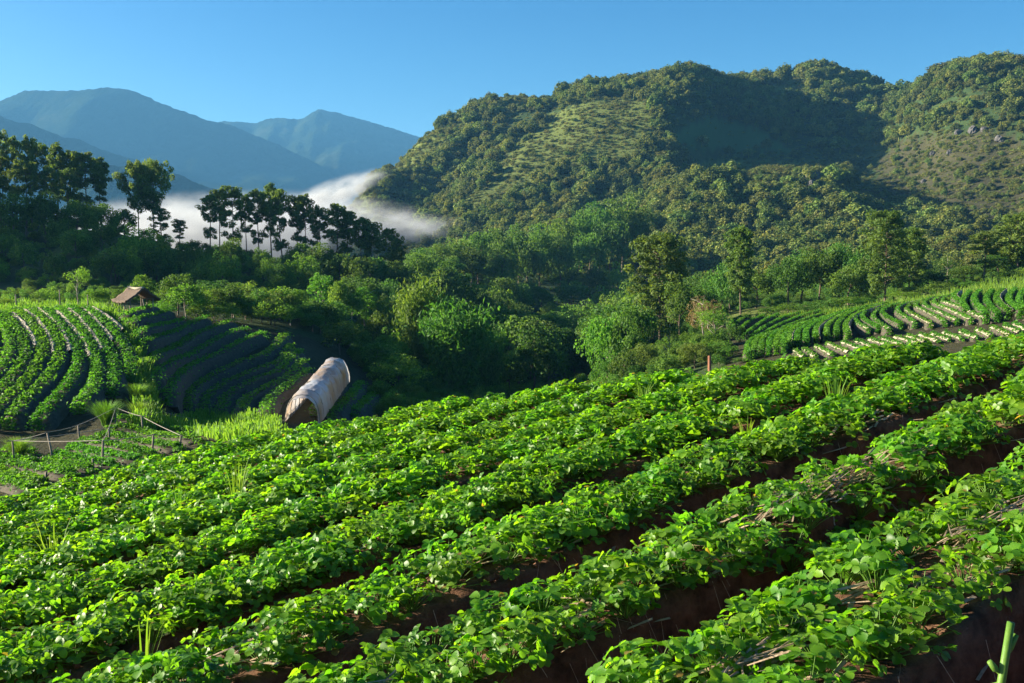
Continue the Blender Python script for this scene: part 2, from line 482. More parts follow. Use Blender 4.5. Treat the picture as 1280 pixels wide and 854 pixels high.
# one sheet under everything, out to the horizon
gm = MB(); gm.add([(-16000, -16000, 0), (16000, -16000, 0), (16000, 16000, 0), (-16000, 16000, 0)], [(0, 1, 2, 3)])
o = gm.build("valley_floor", M['mountain'], loc=(0, 0, -62)); tag(o, kind="structure")

# ------------------------------------------------------------------ far mountains
def mountain(name, ridge, D, depth, foot_py, seed, rough=1.0, jag=1.0):
    """a massif whose crest follows the ridge points (px, py) at distance D, real slopes to the front and back"""
    rp = np.array(ridge, float)
    n, mrows = 420, 120
    px = np.linspace(rp[0, 0], rp[-1, 0], n)
    cy = np.interp(px, rp[:, 0], rp[:, 1])
    k = np.ones(9) / 9
    cy = np.convolve(np.pad(cy, 4, mode='edge'), k, mode='valid')
    s = np.linspace(-1, 1, mrows)
    S, PX = np.meshgrid(s, px)
    C = np.repeat(cy[:, None], mrows, 1)
    X = (PX - 640) / F * D
    Y = D + S * depth
    zc = (HOR - C) / F * D; zf = (HOR - foot_py) / F * D
    fall = np.abs(S) ** .8
    edge = smooth01((PX - rp[0, 0]) / 60) * smooth01((rp[-1, 0] - PX) / 60)
    Z = zf + (zc - zf) * (1 - fall) 
    rid = noise2(X, Y * .35, 420 * rough, 4, seed)
    Z += (zc - zf) * .34 * rid * (fall * (1 - fall) * 4) 
    Z += noise2(X, Y, 70, 3, seed + 2) * 5 * jag + noise2(X * 1.0, Y, 19, 2, seed + 4) * 3.0 * jag
    v = np.stack([X, Y, Z], -1).reshape(-1, 3)
    i = np.arange(n - 1)[:, None] * mrows + np.arange(mrows - 1)[None]
    q = np.stack([i, i + mrows, i + mrows + 1, i + 1], -1).reshape(-1, 4)
    tag(link(name, np_mesh(name, v, q, [M['mountain']])), kind="structure")

mountain("far_mountain", [(150, 260), (230, 180), (282, 153), (322, 157), (345, 149), (380, 151), (402, 139), (440, 146), (482, 158), (540, 175), (620, 200), (760, 250)], 4300, 900, 275, 3)
mountain("blue_mountain", [(-420, 230), (-250, 185), (-90, 150), (0, 134), (45, 113), (100, 114), (150, 112), (172, 114), (215, 131), (268, 151), (300, 158), (350, 178), (400, 205), (440, 232), (500, 262), (560, 300)], 3500, 1100, 290, 1)
mountain("mountain_spur", [(-420, 110), (-200, 122), (-40, 135), (5, 141), (60, 160), (120, 182), (180, 205), (240, 228), (320, 255), (400, 290)], 2600, 500, 300, 6, .8)
mountain("valley_hill", [(60, 300), (110, 225), (140, 206), (180, 207), (225, 216), (262, 232), (300, 246), (360, 268), (430, 300)], 1900, 350, 310, 9, .6)

def shade_ridge():  # unseen ridge left of frame, added and shaped to shade hillside and valley
    ys = np.linspace(60, 440, 110); xs = np.linspace(-620, -215, 120)
    Yg, Xg = np.meshgrid(ys, xs, indexing='ij')
    crest = -360 + 20 * np.sin(Yg / 60)
    hgt = 97 * smooth01((Yg - 130) / 30) * smooth01((400 - Yg) / 80)
    fall = np.clip(1 - np.abs(Xg - crest) / np.where(Xg > crest, 150, 260), 0, 1)
    Z = -15 + (hgt + 15) * smooth01(fall) + noise2(Xg, Yg, 40, 3, 2) * 3 * fall + noise2(Xg, Yg, 9, 2, 3) * 1.5
    a, b = Xg.shape; i = np.arange(a - 1)[:, None] * b + np.arange(b - 1)[None]
    q = np.stack([i, i + 1, i + b + 1, i + b], -1).reshape(-1, 4)
    tag(link("shade_ridge", np_mesh("shade_ridge", np.stack([Xg, Yg, Z], -1).reshape(-1, 3), q, [M['mountain']])), kind="structure")
shade_ridge()

# ------------------------------------------------------------------ the strawberry field in front
FUR = [-1.2, .2, 1.38, 2.48, 3.36, 4.34, 5.34, 6.36, 7.32, 8.34, 9.48, 10.7, 11.8]
FDEEP = [.45, .45, .50, .50, .50, .50, .50, .30, .30, .48, .40, .35, .35]
U_, W_ = np.array([.8, .6]), np.array([-.6, .8])
EDGE = np.array([(-900, 7.0), (-400, 7.9), (0, 9.3), (180, 10.1), (420, 10.8), (650, 10.4), (900, 9.3), (1000, 9.0), (1280, 7.9), (1500, 7.0), (2200, 5.5)])
def uw(u, w): return u * .8 - w * .6, u * .6 + w * .8
def field_beyond(x, y):
    yy = np.maximum(y, .3)
    return np.where(y > 1.0, y - np.interp(640 + F * x / yy, EDGE[:, 0], EDGE[:, 1]), -5.0)
def bed_z(u, w):
    u = np.asarray(u, float); w = np.asarray(w, float)
    ww = w + .05 * np.sin(u * .9 + w * .3) + .03 * np.sin(u * 2.3 + 1)
    h = np.zeros_like(ww) + 9.; dep = np.zeros_like(ww) + .34
    dmin = np.full(ww.shape, 9.)
    for f, d in zip(FUR, FDEEP):
        dd = np.abs(ww - f)
        dep = np.where(dd < dmin, d, dep); dmin = np.minimum(dmin, dd)
    hb = .40 - dep * (1 - smooth01((dmin - .15) / .12))
    hb = hb + .03 * smooth01((dmin - .2) / .3)
    return hb - .02
def field_z(u, w):
    x, y = uw(u, w)
    z = fplane(x, y) + bed_z(u, w)
    e = np.maximum(field_beyond(x, y), 0)
    return z - .5 * e ** 1.3

def build_field():
    us = np.arange(-12, 22, .07); ws = np.arange(-3, 13.2, .035)
    Wg, Ug = np.meshgrid(ws, us)
    X, Y = uw(Ug, Wg)
    Z = field_z(Ug, Wg)
    Z = Z + .026 * noise2(X, Y, .35, 3, 1) + .016 * noise2(X, Y, .10, 3, 3)
    jj = .022 * noise2(Ug * 1.0, Z * 3, .16, 3, 5); X = X - .6 * jj * -1; Y = Y + .8 * jj
    a, b = X.shape
    v = np.stack([X, Y, Z], -1).reshape(-1, 3)
    i = np.arange(a - 1)[:, None] * b + np.arange(b - 1)[None]
    q = np.stack([i, i + b, i + b + 1, i + 1], -1).reshape(-1, 4)
    e = field_beyond(X, Y)
    keep = ((e < 5.5) | (Y < 1)).reshape(-1)
    q = q[keep[q].all(1)]
    tag(link("field", np_mesh("field", v, q, [M['soil']])), kind="structure")
build_field()

# ------------------------------------------------------------------ strawberry plants
def berry_proto(seed, n=34):
    g = np.random.default_rng(seed)
    lv, lq, base = [], [], 0
    stalks = MB()
    ts = np.array([0, .14, .24, .34, .44, .54, .64, .74, .83, .91, 1.0]); wp = np.array([.10, .66, .62, .92, .84, 1.06, .92, .98, .76, .62, .16])
    for i in range(n):
        az = i * 2.4 + g.uniform(-.4, .4)
        rr = .032 + .132 * math.sqrt((i + .6) / n) * g.uniform(.8, 1.15)
        zz = .215 - .62 * rr + g.uniform(-.035, .045)
        if rr > .135 and g.random() < .3: zz -= .06; rr += .035
        tip = np.array([math.cos(az) * rr, math.sin(az) * rr, zz])
        stalks.tube([np.zeros(3), tip * np.array([.55, .55, .62]), tip], [.0028, .0024, .0018], 4, False)
        out = np.array([math.cos(az), math.sin(az), 0])
        tilt = g.uniform(-.25, .95)
        nrm = unit(np.array([0, 0, 1.]) * math.cos(tilt) + out * math.sin(tilt) + g.normal(size=3) * .22)
        fw = unit(out - nrm * (out @ nrm)); sd_ = np.cross(nrm, fw)
        L = g.uniform(.030, .052) * (1.12 if rr > .1 else .9)
        for la in (0, g.uniform(1.35, 1.75), -g.uniform(1.35, 1.75)):
            d = fw * math.cos(la) + sd_ * math.sin(la); s = np.cross(nrm, d)
            lw = L * .44 * g.uniform(.92, 1.1); fold = g.uniform(.15, .55); droop = g.uniform(.0, .5)
            pts = []
            for t_, w_ in zip(ts, wp):
                m_ = tip + d * L * t_ - nrm * droop * L * t_ * t_ * .5
                rag = 1 + g.uniform(-.06, .06)
                up = nrm * lw * w_ * fold
                pts += [m_ + s * lw * w_ * rag + up, m_, m_ - s * lw * w_ * rag + up]
            lv.append(np.array(pts))
            for k in range(10):
                b = base + k * 3
                lq += [(b, b + 1, b + 4, b + 3), (b + 1, b + 2, b + 5, b + 4)]
            base += 33
    return np_mesh("strawberry_leaves", np.concatenate(lv), lq, [M['berry']]), stalks.mesh("strawberry_stalks", M['stem'])

BP = [berry_proto(100 + k, 30 + (k % 3) * 6) for k in range(7)]

def berry_spots():
    P = []
    g = np.random.default_rng(5)
    for bi in range(len(FUR) - 1):
        f0, f1 = FUR[bi], FUR[bi + 1]
        wd = f1 - f0; mid = (f0 + f1) / 2
        offs = (-.19, .06, .19) if bi == 2 else (-.17, .0, .17) if bi == 3 else (-.14, .0, .13) if bi <= 4 else (-.19, -.06, .07, .18) 
        for oi_, of in enumerate(offs):
            for u in np.arange(-10, 20, .14):
                uu = u + g.uniform(-.07, .07) + oi_ * .09
                w_ = mid + of * wd + g.uniform(-.04, .04)
                gap = noise2(np.array([uu]), np.array([w_ * 2]), .8, 2, 6)[0]
                if 3 <= bi <= 4 and oi_ == 1 and g.random() < (.5 if bi <= 3 else .3): continue
                if bi <= 4 and gap > (.60 if bi <= 3 else .70): continue
                if bi == 2 and oi_ == 1 and g.random() < .6: continue
                if g.random() < .05 or bi <= 1: continue
                x, y = uw(uu, w_)
                if y < 1.6: continue
                px = 640 + F * x / y
                if px < -170 or px > 1450: continue
                e = float(field_beyond(np.array(x), np.array(y)))
                if e > .5: continue
                z = float(field_z(np.array(uu), np.array(w_)))
                py = HOR - (z + .10) / y * F
                if py > 940: continue
                P.append((x, y, z, bi, g.uniform(0, 6.28), g.uniform(.58, .86), g.normal(0, .1), g.normal(0, .1), px, py))
    return P

BERRY = berry_spots()
BERRY.sort(key=lambda p: p[1] * p[1] + p[0] * p[0])
inview = [p for p in BERRY if -20 < p[8] < 1300 and p[9] < 880]
first = inview[:300]
fs = set(id(p) for p in first)
rest = [p for p in BERRY if id(p) not in fs]
BED_LABEL = {
    1: "leafy strawberry plant low in the bottom right corner, in front of the nearest dark furrow",
    2: "strawberry plant with straw beneath on the nearest raised bed, lower right",
    3: "strawberry plant on the second raised bed from the front, with straw showing",
    4: "strawberry plant on the third raised bed from the front",
    5: "strawberry plant on the fourth raised bed, behind the long dark furrow",
    6: "strawberry plant on the fifth raised bed, in the wide green band",
    7: "strawberry plant on the sixth raised bed, farther up the field",
    8: "strawberry plant on the seventh raised bed, farther up the field",
}
proto_leaf = {}
for i, p in enumerate(first):
    k = i % len(BP)
    r = empty("strawberry_plant", (p[0], p[1], p[2] - .01), p[4])
    r.scale = (p[5],) * 3
    r.rotation_euler = (p[6] + .05, p[7] - .1, p[4])
    tag(r, BED_LABEL.get(p[3], "strawberry plant on a raised bed near the camera"), "strawberry plant", "strawberry plants on the near beds, bed %s" % ("one two three four five six seven eight nine ten".split()[max(0, p[3] - 1)]))
    l = link("leaves", BP[k][0], r); link("stalks", BP[k][1], r)
    proto_leaf.setdefault(k, l)

def scatter(name, pts, rots, scls, protos, label=None, cat=None):
    """one object of the kind 'stuff': countless small plants by geometry nodes"""
    n = len(pts)
    me = bpy.data.meshes.new(name); me.vertices.add(n)
    me.vertices.foreach_set("co", np.asarray(pts, dtype=np.float32).ravel())
    a = me.attributes.new("rot", 'FLOAT_VECTOR', 'POINT'); a.data.foreach_set("vector", np.asarray(rots, dtype=np.float32).ravel())
    a = me.attributes.new("scl", 'FLOAT_VECTOR', 'POINT'); a.data.foreach_set("vector", np.asarray(scls, dtype=np.float32).ravel())
    a = me.attributes.new("idx", 'INT', 'POINT'); a.data.foreach_set("value", np.random.default_rng(3).integers(0, len(protos), n).astype(np.int32))
    ob = link(name, me)
    ng = bpy.data.node_groups.new(name + "_nodes", 'GeometryNodeTree')
    ng.interface.new_socket("Geometry", in_out='INPUT', socket_type='NodeSocketGeometry')
    ng.interface.new_socket("Geometry", in_out='OUTPUT', socket_type='NodeSocketGeometry')
    gi = ng.nodes.new("NodeGroupInput"); go = ng.nodes.new("NodeGroupOutput")
    g2i = ng.nodes.new("GeometryNodeGeometryToInstance")
    for pr in protos:
        info = ng.nodes.new("GeometryNodeObjectInfo"); info.inputs["Object"].default_value = pr
        ng.links.new(info.outputs["Geometry"], g2i.inputs[0])
    iop = ng.nodes.new("GeometryNodeInstanceOnPoints")
    iop.inputs["Pick Instance"].default_value = True
    def attr(nm, dt):
        x = ng.nodes.new("GeometryNodeInputNamedAttribute"); x.data_type = dt; x.inputs["Name"].default_value = nm; return x.outputs["Attribute"]
    e2r = ng.nodes.new("FunctionNodeEulerToRotation")
    ng.links.new(attr("rot", 'FLOAT_VECTOR'), e2r.inputs[0])
    ng.links.new(gi.outputs[0], iop.inputs["Points"])
    ng.links.new(g2i.outputs[0], iop.inputs["Instance"])
    ng.links.new(attr("idx", 'INT'), iop.inputs["Instance Index"])
    ng.links.new(e2r.outputs[0], iop.inputs["Rotation"])
    ng.links.new(attr("scl", 'FLOAT_VECTOR'), iop.inputs["Scale"])
    ng.links.new(iop.outputs[0], go.inputs[0])
    md = ob.modifiers.new("scatter", 'NODES'); md.node_group = ng
    tag(ob, label, cat, kind="stuff")
    return ob

scatter("strawberry_rows", [(p[0], p[1], p[2] - .01) for p in rest], [(p[6], p[7] - .1, p[4]) for p in rest], [(p[5] * 1.08,) * 3 for p in rest],
        [proto_leaf[k] for k in sorted(proto_leaf)], "dense rows of strawberry plants across the far part of the front field", "strawberry plants")

# crumbs of earth in the furrows
def clods():
    g = np.random.default_rng(77); m = MB()
    o8 = np.array([(1, 0, 0), (0, 1, 0), (-1, 0, 0), (0, -1, 0), (0, 0, 1), (0, 0, -1)], float)
    t8 = [(0, 1, 4), (1, 2, 4), (2, 3, 4), (3, 0, 4), (1, 0, 5), (2, 1, 5), (3, 2, 5), (0, 3, 5)]
    for k in range(5200):
        f = FUR[g.integers(1, 7)]; w_ = f + g.normal(0, .15); u = g.uniform(-1, 9); x, y = uw(u, w_)
        if y < 1.7 or y > 7.5 or abs(x / y) > .6: continue
        s = .006 * math.exp(g.uniform(0, 1.5))
        v = o8 * s * g.uniform(.6, 1.4, (6, 1)) + np.array([x, y, float(field_z(np.array(u), np.array(w_))) + s * .3])
        m.add(v, None, t8)
    tag(m.build("soil_clods", M['soil'], smooth=False), "crumbs of red earth lying in the furrows between the beds", "soil", kind="stuff")
clods()

# straw between the plants
def straw():
    g = np.random.default_rng(8); m = MB()
    n = 0
    for bi in range(1, 10):
        f0, f1 = FUR[bi], FUR[bi + 1]
        for u in np.arange(-3, 13, .010 if bi < 5 else .05):
            if g.random() < .35: continue
            w_ = (f0 + f1) / 2 + np.clip(g.normal(0, .17), -.40, .40); uu = u + g.uniform(-.1, .1)
            if noise2(np.array([uu]), np.array([w_]), .9, 2, 2)[0] < -.25: continue
            x, y = uw(uu, w_)
            if y < 1.8 or abs(x / y) > .62 or field_beyond(np.array(x), np.array(y)) > 0: continue
            z = float(field_z(np.array(uu), np.array(w_)))
            a = math.atan2(.6, .8) + g.normal(0, .5); L = g.uniform(.06, .22)
            d = np.array([math.cos(a), math.sin(a), FA * math.cos(a) + g.normal(0, .10)]) * L / 2
            c = np.array([x, y, z + g.uniform(.012, .075)])
            s = np.array([-d[1], d[0], 0]) / L * 2 * g.uniform(.003, .009)
            m.add([c - d - s, c - d + s, c + d + s + (0, 0, .004), c + d - s], [(0, 1, 2, 3)])
    for k in range(800):                      # strands hanging down the furrow walls
        f = FUR[g.integers(2, 7)]; w_ = f + g.uniform(.16, .27); u = g.uniform(-1, 9.5); x, y = uw(u, w_)
        if y < 1.7 or abs(x / y) > .6: continue
        z = float(field_z(np.array(u), np.array(w_))); L = g.uniform(.05, .2); sl = g.normal(0, .05)
        a = np.array([x, y, z + .02]); w2 = w_ - L * .45; x2, y2 = uw(u + sl, w2); b = np.array([x2, y2, max(float(field_z(np.array(u + sl), np.array(w2))) + .015, z - L)])
        s = np.array([.8, .6, .1]) * g.uniform(.0008, .002)
        m.add([a - s, a + s, b + s, b - s], [(0, 1, 2, 3)])
    for k in range(3600):                     # heaped straw down the middle of the two nearest beds
        bi = 2 if g.random() < .62 else 3
        w_ = (FUR[bi] + FUR[bi + 1]) / 2 + g.normal(0, .055); u = g.uniform(-.5, 8); x, y = uw(u, w_)
        if noise2(np.array([u]), np.array([w_ * .5]), .55, 2, 3)[0] < (.0 if bi == 2 else .3): continue
        if y < 1.7 or abs(x / y) > .6: continue
        z = float(field_z(np.array(u), np.array(w_))); a = math.atan2(.6, .8) + g.normal(0, .35); L = g.uniform(.05, .2)
        d = np.array([math.cos(a), math.sin(a), FA * math.cos(a) + g.normal(0, .18)]) * L / 2
        c = np.array([x, y, z + g.uniform(.02, .11)]); s = np.array([-d[1], d[0], 0]) / L * 2 * g.uniform(.0012, .004)
        m.add([c - d - s, c - d + s, c + d + s + (0, 0, .004), c + d - s], [(0, 1, 2, 3)])
    tag(m.build("straw_mulch", M['straw'], smooth=False), "dry straw laid on the tops of the beds between plants", "straw", kind="stuff")
straw()

# ------------------------------------------------------------------ trees: prototypes (height 1, then scaled)
def crown_broad(seed, nclump=34, per=150, leaf=.042, lo=.22, flat=1.0, mat='broad', spread=.42, irr=.30):
    g = np.random.default_rng(seed)
    C, N = [], []
    cz = (1 + lo) / 2; hz = (1 - lo) / 2
    for k in range(nclump):
        d = rand_dirs(1, g)[0]
        if d[2] < -.55: d[2] *= -.5
        rad = g.uniform(.55, 1 - irr * .3) + g.normal(0, irr * .25)
        c = np.array([d[0] * spread * rad, d[1] * spread * rad, cz + d[2] * hz * flat * rad * .88])
        r = g.uniform(.09, .17) * (spread / .42) ** .5
        dd = rand_dirs(per, g); q = dd * (r * g.uniform(.45, 1.0, (per, 1)) ** .6) * np.array([1.15, 1.15, .8])
        C.append(c + q); N.append(unit(dd * .7 + np.array([0, 0, .35]) + g.normal(size=(per, 3)) * .55))
    C = np.concatenate(C); N = np.concatenate(N)
    L = leaf * g.uniform(.7, 1.35, len(C))
    v, q = leaf_cards(C, N, L, L * .62, g)
    return np_mesh("crown", v, q, [M[mat]], smooth=False)

def trunk_branchy(seed, lo=.3, r=.018, mat='bark', nb=7, top=.8, spread=.3, lean=.04):
    g = np.random.default_rng(seed); m = MB()
    pts = [np.array([g.normal(0, lean) * t, g.normal(0, lean) * t, t * top - .03 * (t == 0)]) for t in np.linspace(0, 1, 6)]
    m.tube(pts, [r * (1.25 - t) for t in np.linspace(0, 1, 6)], 7)
    for k in range(nb):
        h = g.uniform(lo, top * .9); i = h / top * 5; b = pts[int(i)] + (pts[min(5, int(i) + 1)] - pts[int(i)]) * (i - int(i))
        a = g.uniform(0, 6.28); L = spread * g.uniform(.5, 1)
        e = b + np.array([math.cos(a) * L, math.sin(a) * L, L * g.uniform(.3, .8)])
        m.tube([b, (b + e) / 2 + np.array([0, 0, .02]), e], [r * .45, r * .3, r * .12], 5)
    return m.mesh("trunk", M[mat])

def pine_pair(seed, lo=.42, width=.26, ntier=11, per=40, needle=.05, umbrella=False, bare=.4):
    """kesiya pine: straight bare stem, ragged clumps of needles on short limbs"""
    g = np.random.default_rng(seed); tr = MB(); C, N = [], []
    bend = g.normal(0, .02, 2)
    P = lambda t: np.array([bend[0] * math.sin(t * 2.5), bend[1] * math.sin(t * 2.1), t])
    tr.tube([P(-.03)] + [P(t) for t in np.linspace(.02, .98, 8)], [.0135] + [.0125 * (1.08 - t) for t in np.linspace(.02, .98, 8)], 7)
    n = ntier * 4
    for k in range(n):
        t = lo + (1 - lo) * (k + .5) / n
        s = (t - lo) / (1 - lo)
        if umbrella: w_ = width * math.sqrt(max(.05, 1 - (2 * max(s, .25) - 1.0) ** 2)) * (.55 + .45 * (s > .35))
        else: w_ = width * (.50 + .75 * s) * math.sqrt(max(.05, 1.04 - s ** 2.6))
        if s < bare and g.random() < .55: continue
        a = k * 2.4 + g.uniform(-.5, .5); L = w_ * g.uniform(.55, 1.08)
        b = P(t); e = b + np.array([math.cos(a) * L, math.sin(a) * L, L * g.uniform(.10, .45)])
        tr.tube([b, (b + e) / 2 + np.array([0, 0, -.006]), e], [.0040, .003, .0016], 4, False)
        for j, fr in enumerate((1.0, .66)):
            c = b + (e - b) * fr + g.normal(0, .012, 3)
            r = g.uniform(.034, .062) * (width / .26) ** .5
            dd = rand_dirs(per, g); q = dd * r * g.uniform(.3, 1, (per, 1)) ** .6 * np.array([1.15, 1.15, .82])
            C.append(c + q); N.append(unit(dd + g.normal(size=(per, 3)) * .8 + np.array([0, 0, .2])))
    C = np.concatenate(C); N = np.concatenate(N)
    L = needle * g.uniform(.7, 1.2, len(C))
    v, q = leaf_cards(C, N, L, L * .34, g, .1)
    return np_mesh("crown", v, q, [M['pine']], smooth=False), tr.mesh("trunk", M['bark'])

def bamboo_pair(seed, n=48, per=150):
    g = np.random.default_rng(seed); st = MB(); C, N, DL = [], [], []
    for k in range(n):
        a = g.uniform(0, 6.28); b = np.array([math.cos(a), math.sin(a), 0]) * g.uniform(0, .12)
        h = g.uniform(.55, .93); out = g.uniform(.10, .42)
        d = np.array([math.cos(a), math.sin(a), 0])
        P = [b + d * out * t ** 2.2 + np.array([0, 0, h * (t - .16 * t ** 4 * (out / .3))]) for t in np.linspace(0, 1, 8)]
        st.tube(P, [.006 * (1.1 - .8 * t) for t in np.linspace(0, 1, 8)], 5, False)
        for j in range(per):
            t = g.uniform(.16, 1) ** .75; i = t * 7; p = P[int(i)] + (P[min(7, int(i) + 1)] - P[int(i)]) * (i - int(i))
            spread = .085 * (1.15 - .5 * t)
            C.append(p + g.normal(0, 1, 3) * spread * np.array([1, 1, .7]) - np.array([0, 0, .02]))
    C = np.array(C); C[:, 2] = np.maximum(C[:, 2], .02)
    nn = unit(g.normal(size=(len(C), 3)) + np.array([0, 0, .6]))
    L = .062 * g.uniform(.7, 1.3, len(C))
    v, q = leaf_cards(C, nn, L, L * .34, g)
    return np_mesh("leaves", v, q, [M['bamboo']], smooth=False), st.mesh("culms", M['stem'])

PROTO = {}
PROTO['pine'] = [pine_pair(11 + k, lo=(.30, .38, .26, .42)[k], width=(.23, .19, .25, .18)[k]) for k in range(4)]
PROTO['umbrella'] = [pine_pair(31 + k, lo=.40, width=.40, umbrella=True, ntier=14, per=50, bare=.25) for k in range(2)]
PROTO['fullpine'] = [pine_pair(21 + k, lo=(.14, .2, .1)[k], width=(.30, .26, .34)[k], ntier=16, per=64, bare=.12, needle=.046) for k in range(3)]
PROTO['broad'] = [(crown_broad(41 + k, (40, 34, 44, 38)[k], 85, .044, (.08, .12, .04, .10)[k], 1, 'broad', (.42, .36, .46, .40)[k]), trunk_branchy(51 + k)) for k in range(4)]
PROTO['bright'] = [(crown_broad(61 + k, 36, 85, .046, (.10, .16, .06)[k], 1, 'bright', (.44, .38, .5)[k], .45), trunk_branchy(71 + k, mat='bark_pale')) for k in range(3)]
PROTO['bush'] = [(crown_broad(81 + k, 26, 80, .060, .0, 1, ('broad', 'bright', 'broad')[k], (.62, .7, .55)[k], .5), trunk_branchy(91 + k, .1, .02, nb=6, top=.6)) for k in range(3)]
PROTO['darkbush'] = [(crown_broad(85, 40, 130, .036, .0, 1, 'pine', .5, .2), trunk_branchy(95, .1, .02, nb=6, top=.6))]
PROTO['thin'] = [(crown_broad(87 + k, 22, 60, .030, .35, 1, ('bright', 'broad')[k], .36, .6), trunk_branchy(97 + k, .25, .013, 'bark_pale', 12, .9, .34)) for k in range(2)]
PROTO['dry'] = [(crown_broad(89, 26, 60, .034, .1, 1, 'dry', .5, .5), trunk_branchy(99, .15, .014, 'bark_pale', 12, .85, .36))]
PROTO['bamboo'] = [bamboo_pair(201), bamboo_pair(202)]

_cnt = {}
def tree(kind, px, D, top, wpx=None, name=None, label="", cat="tree", group=None, zoff=-.1, base=None):
    p = ground_at(px, D)
    h = max((HOR - top) / F * D - p[2], .5)
    k = _cnt.get(kind, 0); _cnt[kind] = k + 1
    crown, trunk = PROTO[kind][k % len(PROTO[kind])]
    nomw = {'pine': .50, 'umbrella': .78, 'fullpine': .58, 'broad': .86, 'bright': .92, 'bush': 1.3, 'darkbush': 1.05, 'thin': .85, 'dry': 1.0, 'bamboo': .95}[kind]
    sx = (wpx / F * D) / nomw if wpx else h
    r = empty(name or kind + "_tree", (p[0], p[1], p[2] + zoff), random.uniform(0, 6.28))
    r.scale = (sx, sx, h)
    tag(r, label, cat, group)
    link("leaves" if kind == 'bamboo' else "crown", crown, r)
    link("culms" if kind == 'bamboo' else "trunk", trunk, r)
    return r

# ---- the ridge on the left
G1 = "dark pines standing close together on the left ridge"
L1 = "tall dark pine in the dense pine stand at the left edge of the ridge"
for px, D, top in [(-60, 170, 168), (-38, 164, 176), (-16, 168, 172), (6, 166, 170), (26, 172, 176), (44, 166, 178), (60, 170, 184), (76, 164, 186), (92, 168, 192), (10, 158, 196), (36, 157, 205), (66, 158, 212), (-30, 157, 190), (88, 160, 216)]:
    tree('pine', px, D, top, random.uniform(33, 43), "pine_tree", L1, "pine", G1)
for px, D, top in [(-90, 166, 160), (-120, 172, 150), (-150, 176, 150), (-185, 180, 140), (-215, 184, 136), (-250, 180, 128), (-290, 184, 120), (-330, 188, 112), (-370, 184, 104), (-410, 188, 100), (-100, 205, 172), (-140, 215, 165), (-180, 225, 160), (-220, 215, 150), (-260, 225, 148), (-60, 200, 182), (-300, 215, 135), (-350, 225, 125)]:  # pines out of frame, added for the shadows they cast
    tree('pine', px, D, top, random.uniform(50, 66), "pine_tree", L1, "pine", G1)
tree('pine', 112, 165, 195, 52, "pine_tree", "tall pine with layered branches at the right end of the dense left stand", "pine")
tree('pine', 130, 169, 204, 40, "pine_tree", "slim pine just left of the two flat topped pines on the ridge", "pine")
tree('umbrella', 176, 163, 209, 50, "pine_tree", "left one of two round topped pines standing apart on the left ridge", "pine")
tree('umbrella', 194, 166, 208, 50, "pine_tree", "right one of two round topped pines standing apart on the left ridge", "pine")
tree('broad', 158, 161, 258, 36, "round_tree", "rounded low tree below the two round topped pines on the ridge", "tree")
tree('pine', 208, 164, 262, 34, "pine_tree", "short bushy pine right of the two round topped pines, in front of the mist", "pine")
tree('pine', 226, 166, 276, 26, "pine_tree", "smallest pine on the ridge, against the white mist left of the pine row", "pine")
G2 = "row of pines against the white mist"
for i, (px, D, top, w) in enumerate([(264, 163, 246, 34), (276, 168, 240, 34), (292, 162, 236, 40), (310, 168, 246, 30), (326, 163, 240, 36), (341, 167, 236, 42), (356, 162, 240, 38), (372, 166, 250, 36), (384, 163, 246, 34), (402, 166, 262, 36)]):
    tree('pine', px, D, top, w, "pine_tree", "slender pine with bare trunk in the row standing before the white mist", "pine", G2)
G3 = "lower pines at the right end of the misty ridge"
for px, D, top, w in [(418, 163, 258, 38), (434, 166, 266, 34), (450, 163, 274, 34), (466, 165, 280, 36), (482, 162, 288, 34), (496, 160, 300, 30)]:
    tree('pine', px, D, top, w + 4, "pine_tree", "dark pine in the lower group where the ridge drops toward the valley", "pine", G3)
G4 = "small dark trees under the ridge pines"
for px, D, top, w in [(20, 150, 240, 50), (60, 152, 236, 50), (100, 153, 246, 44), (130, 152, 250, 44), (375, 152, 302, 40), (398, 150, 300, 44), (425, 150, 312, 44), (450, 148, 316, 44), (475, 150, 318, 40), (500, 150, 322, 44)]:
    tree('broad', px, D, top, w, "dark_tree", "dark bushy tree in the shade below the ridge pines", "tree", G4)

g_ = np.random.default_rng(71)
for k in range(60):
    px = g_.uniform(-40, 500); D = g_.uniform(122, 148); gz = ground_at(px, D)[2]; hh = g_.uniform(2.5, 6)
    tree(('broad', 'bush', 'bush')[k % 3], px, D, HOR - (gz + hh) / D * F, hh * g_.uniform(.7, 1.0) / D * F, "dark_tree", "dark bushy tree in the shade below the ridge pines", "tree", G4)
# ---- bushes and small trees between the left fields and the dark slope
tree('thin', 98, 82, 330, 42, "small_tree", "open crowned light green tree left of the thatched hut", "tree")
tree('bright', 122, 80, 357, 32, "small_tree", "small bright green tree touching the left side of the thatched hut", "tree")
tree('bright', 180, 84, 338, 44, "small_tree", "rounded yellow green tree rising behind the hut roof", "tree")
tree('broad', 222, 82, 336, 46, "small_tree", "mid green tree right of the hut, taller of the two there", "tree")
tree('bright', 232, 80, 348, 46, "small_tree", "bright green spreading tree beside the hut on its right", "tree")
GB = "bushes along the top edge of the dark terraces"
for px, D, top, w, kd in [(250, 84, 360, 34, 'bush'), (268, 86, 356, 34, 'broad'), (290, 86, 350, 32, 'broad'), (306, 88, 362, 30, 'bush'), (326, 90, 358, 36, 'broad'), (338, 91, 366, 34, 'bush'), (280, 83, 376, 40, 'bush'), (314, 86, 378, 40, 'bush'), (352, 95, 372, 34, 'bush'), (205, 79, 374, 30, 'bush'), (246, 80, 376, 34, 'bush')]:
    tree(kd, px, D, top, w, "bush", "leafy green bush in the line above the dark terraces", "bush", GB)
tree('bright', 404, 108, 336, 38, "small_tree", "pale green tree with visible stem below the misty pines", "tree")
